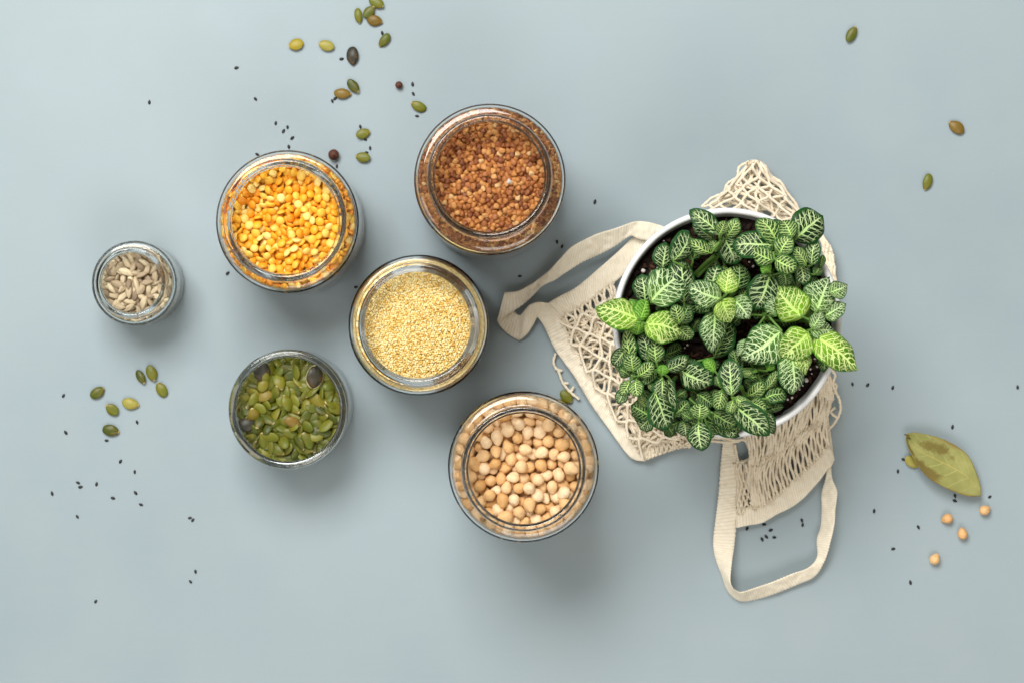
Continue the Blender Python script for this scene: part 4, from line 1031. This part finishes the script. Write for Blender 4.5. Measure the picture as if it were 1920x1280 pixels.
# narrow gathered strip beside the vertical strap
rows = [[(1376, 868), (1390, 862), (1404, 870)], [(1382, 900), (1392, 905), (1404, 905)], [(1383, 935), (1395, 935), (1412, 930)], [(1382, 964), (1398, 962), (1420, 956)]]
net(rows, 7, 8, 0.7, 0.006, 0.007, 0.0009, 4, 0.2, 0.002)
for pts in ([(1378, 832, 5), (1381, 850, 5), (1386, 866, 6), (1400, 862, 7), (1408, 856, 8)], [(1365, 822, 8), (1380, 825, 9), (1396, 824, 9), (1404, 838, 9), (1410, 852, 8), (1406, 872, 8)],
            [(1395, 815, 10), (1402, 828, 10), (1411, 842, 10), (1416, 858, 10)], [(1290, 838, 8), (1310, 826, 8), (1335, 826, 8), (1360, 828, 8), (1385, 826, 8), (1408, 812, 9)],
            [(1300, 830, 10), (1330, 820, 10), (1365, 820, 10), (1400, 808, 10), (1430, 806, 10)], [(1388, 868, 7), (1384, 885, 7), (1390, 905, 7), (1386, 930, 7)],
            [(1404, 862, 12), (1406, 880, 12), (1402, 900, 11), (1412, 925, 11), (1418, 942, 9)], [(1398, 870, 11), (1404, 892, 11), (1408, 915, 10), (1420, 940, 9)],
            [(1406, 940, 10), (1416, 946, 10), (1428, 943, 10)],
            # open loops hanging off the right side
            [(1556, 690, 12), (1566, 702, 12), (1562, 718, 11), (1566, 732, 10), (1574, 748, 9), (1576, 768, 8), (1569, 786, 8), (1556, 802, 9), (1537, 818, 10)],
            [(1550, 700, 11), (1556, 722, 11), (1562, 745, 9), (1553, 762, 9), (1560, 775, 8), (1572, 783, 8)], [(1546, 712, 12), (1548, 735, 12), (1541, 752, 11), (1551, 770, 10), (1565, 764, 8)],
            [(1558, 712, 10), (1568, 722, 9), (1565, 738, 9)], [(1540, 730, 12), (1545, 760, 11), (1552, 785, 9), (1548, 808, 9)],
            # loops showing left of the long hem
            [(1042, 662, 3), (1038, 680, 3), (1048, 698, 3), (1056, 718, 3), (1070, 735, 3), (1086, 748, 3)], [(1040, 690, 3), (1054, 695, 3)], [(1054, 718, 3), (1066, 718, 3)], [(1070, 735, 3), (1076, 724, 3)]):
    cord(pts, 0.00100, len(cords))
# net between the long hem and the pot
rows = [[(1050, 604), (1066, 640), (1092, 687), (1121, 734), (1149, 781), (1179, 821), (1204, 856)], [(1084, 590), (1098, 628), (1118, 668), (1142, 712), (1170, 760), (1200, 795), (1230, 835)], [(1115, 575), (1128, 615), (1140, 655), (1160, 700), (1184, 740), (1215, 780), (1255, 828)], [(1160, 550), (1162, 600), (1172, 650), (1190, 690), (1215, 735), (1250, 780), (1290, 815)]]
net(rows, 25, 8, lambda s, t: 0.4 + 0.7 * s if t < 0.6 else 0.45, 0.009, 0.016, 0.00102, 5, 0.33, 0.006)
net(rows, 20, 7, lambda s, t: 0.85, 0.005, 0.006, 0.00100, 6, 0.4, 0.003)
net(rows, 12, 5, lambda s, t: 1.05, 0.016, 0.020, 0.00102, 21, 0.45, 0.006)
rows = [[(1052, 596), (1086, 574), (1121, 549), (1150, 528)], [(1075, 635), (1105, 612), (1135, 590), (1160, 575)], [(1095, 665), (1120, 645), (1145, 625), (1165, 610)]]
net(rows, 15, 5, 0.65, 0.011, 0.010, 0.00100, 7, 0.25, 0.003)
rows = [[(1165, 770), (1195, 765), (1240, 790), (1300, 800)], [(1180, 800), (1212, 798), (1250, 812), (1300, 818)], [(1198, 832), (1225, 826), (1260, 830), (1298, 830)], [(1210, 862), (1232, 853), (1262, 842), (1297, 834)]]
net(rows, 22, 7, 0.6, 0.013, 0.006, 0.00102, 8, 0.3, 0.005)
net(rows, 18, 6, 0.5, 0.007, 0.004, 0.00102, 9, 0.3, 0.003)
# the body of the bag lying flat beneath the pot
rows = [[(1165, 540), (1150, 640), (1190, 740), (1260, 815)], [(1260, 450), (1270, 580), (1310, 700), (1360, 820)], [(1390, 400), (1400, 540), (1430, 670), (1450, 800)], [(1500, 420), (1530, 520), (1545, 620), (1550, 720)]]
net(rows, 24, 13, 0.85, 0.0016, 0.0016, 0.0008, 41, 0.35, 0.0002)
# peak of loose net above the pot
rows = [[(1403, 306), (1417, 302), (1430, 308)], [(1378, 338), (1412, 330), (1452, 338)], [(1352, 366), (1415, 358), (1478, 366)], [(1330, 386), (1420, 385), (1498, 400)], [(1320, 410), (1420, 410), (1500, 420)]]
net(rows, 9, 7, 1.0, 0.012, 0.030, 0.00100, 10, 0.4, 0.008)
net(rows, 7, 8, 0.9, 0.020, 0.018, 0.00105, 31, 0.5, 0.006)
net(rows, 6, 6, 1.0, 0.004, 0.008, 0.00100, 11, 0.45, 0.003)
rows = [[(1352, 366), (1362, 352), (1376, 340)], [(1385, 380), (1398, 366), (1412, 352)], [(1440, 395), (1450, 380), (1462, 366)], [(1500, 420), (1505, 410), (1500, 395)]]
net(rows, 4, 7, 1.0, 0.018, 0.016, 0.00092, 12, 0.35, 0.006)
for pts in ([(1316, 388, 10), (1334, 372, 12), (1356, 362, 14), (1364, 345, 14), (1382, 332, 13), (1386, 314, 12), (1404, 304, 12), (1420, 303, 12), (1434, 311, 12), (1446, 330, 13), (1464, 342, 14), (1476, 362, 15), (1492, 382, 15), (1500, 402, 14)],
            [(1318, 388, 10), (1340, 382, 11), (1360, 372, 13), (1380, 368, 15)], [(1380, 366, 16), (1394, 352, 17), (1420, 358, 18), (1432, 374, 17), (1415, 384, 16), (1396, 388, 16), (1382, 376, 16)],
            [(1386, 338, 15), (1404, 340, 16), (1424, 334, 16), (1446, 338, 15), (1463, 342, 14)], [(1392, 352, 17), (1420, 352, 17), (1450, 356, 16), (1472, 364, 15)]):
    cord(pts, 0.00100, len(cords))
# gathered strip behind the pot's right side
rows = [[(1530, 425), (1540, 438), (1546, 450)], [(1540, 455), (1549, 460), (1560, 470)], [(1548, 490), (1556, 492), (1564, 495)], [(1550, 525), (1558, 528), (1567, 530)], [(1550, 565), (1556, 568), (1560, 570)]]
net(rows, 6, 11, 0.6, 0.014, 0.012, 0.00102, 13, 0.25, 0.003)
net(rows, 4, 10, 0.9, 0.006, 0.006, 0.00102, 14, 0.25, 0.003)
V, F = join(cords)
nt = link('netting', np_mesh('netting', V, F), M['cord'], bag)
nt['kind'] = 'stuff'
# stitching along the hems
st = []
for line, z in (([(1053, 602), (1071, 639), (1099, 686), (1128, 733), (1156, 780), (1184, 817), (1206, 847)], 9.2), ([(1054, 600), (1085, 579), (1121, 553), (1153, 530)], 9.8), ([(1378, 955), (1424, 946), (1450, 930), (1481, 906), (1517, 870), (1540, 845)], 9.0), ([(1384, 862), (1382, 920), (1381, 950)], 5.2)):
    q = catmull([(x, y, z) for x, y in line], 120)
    for i in range(0, 116, 3):
        st.append(tube([np.array(P(q[i + k][0], q[i + k][1], q[i + k][2] / 1000 + (0.0006 if k == 1 else 0)) - OB) for k in range(3)], 0.00045, 5))
V, F = join(st)
o = link('stitching', np_mesh('stitching', V, F), M['cord'], bag); o['kind'] = 'stuff'
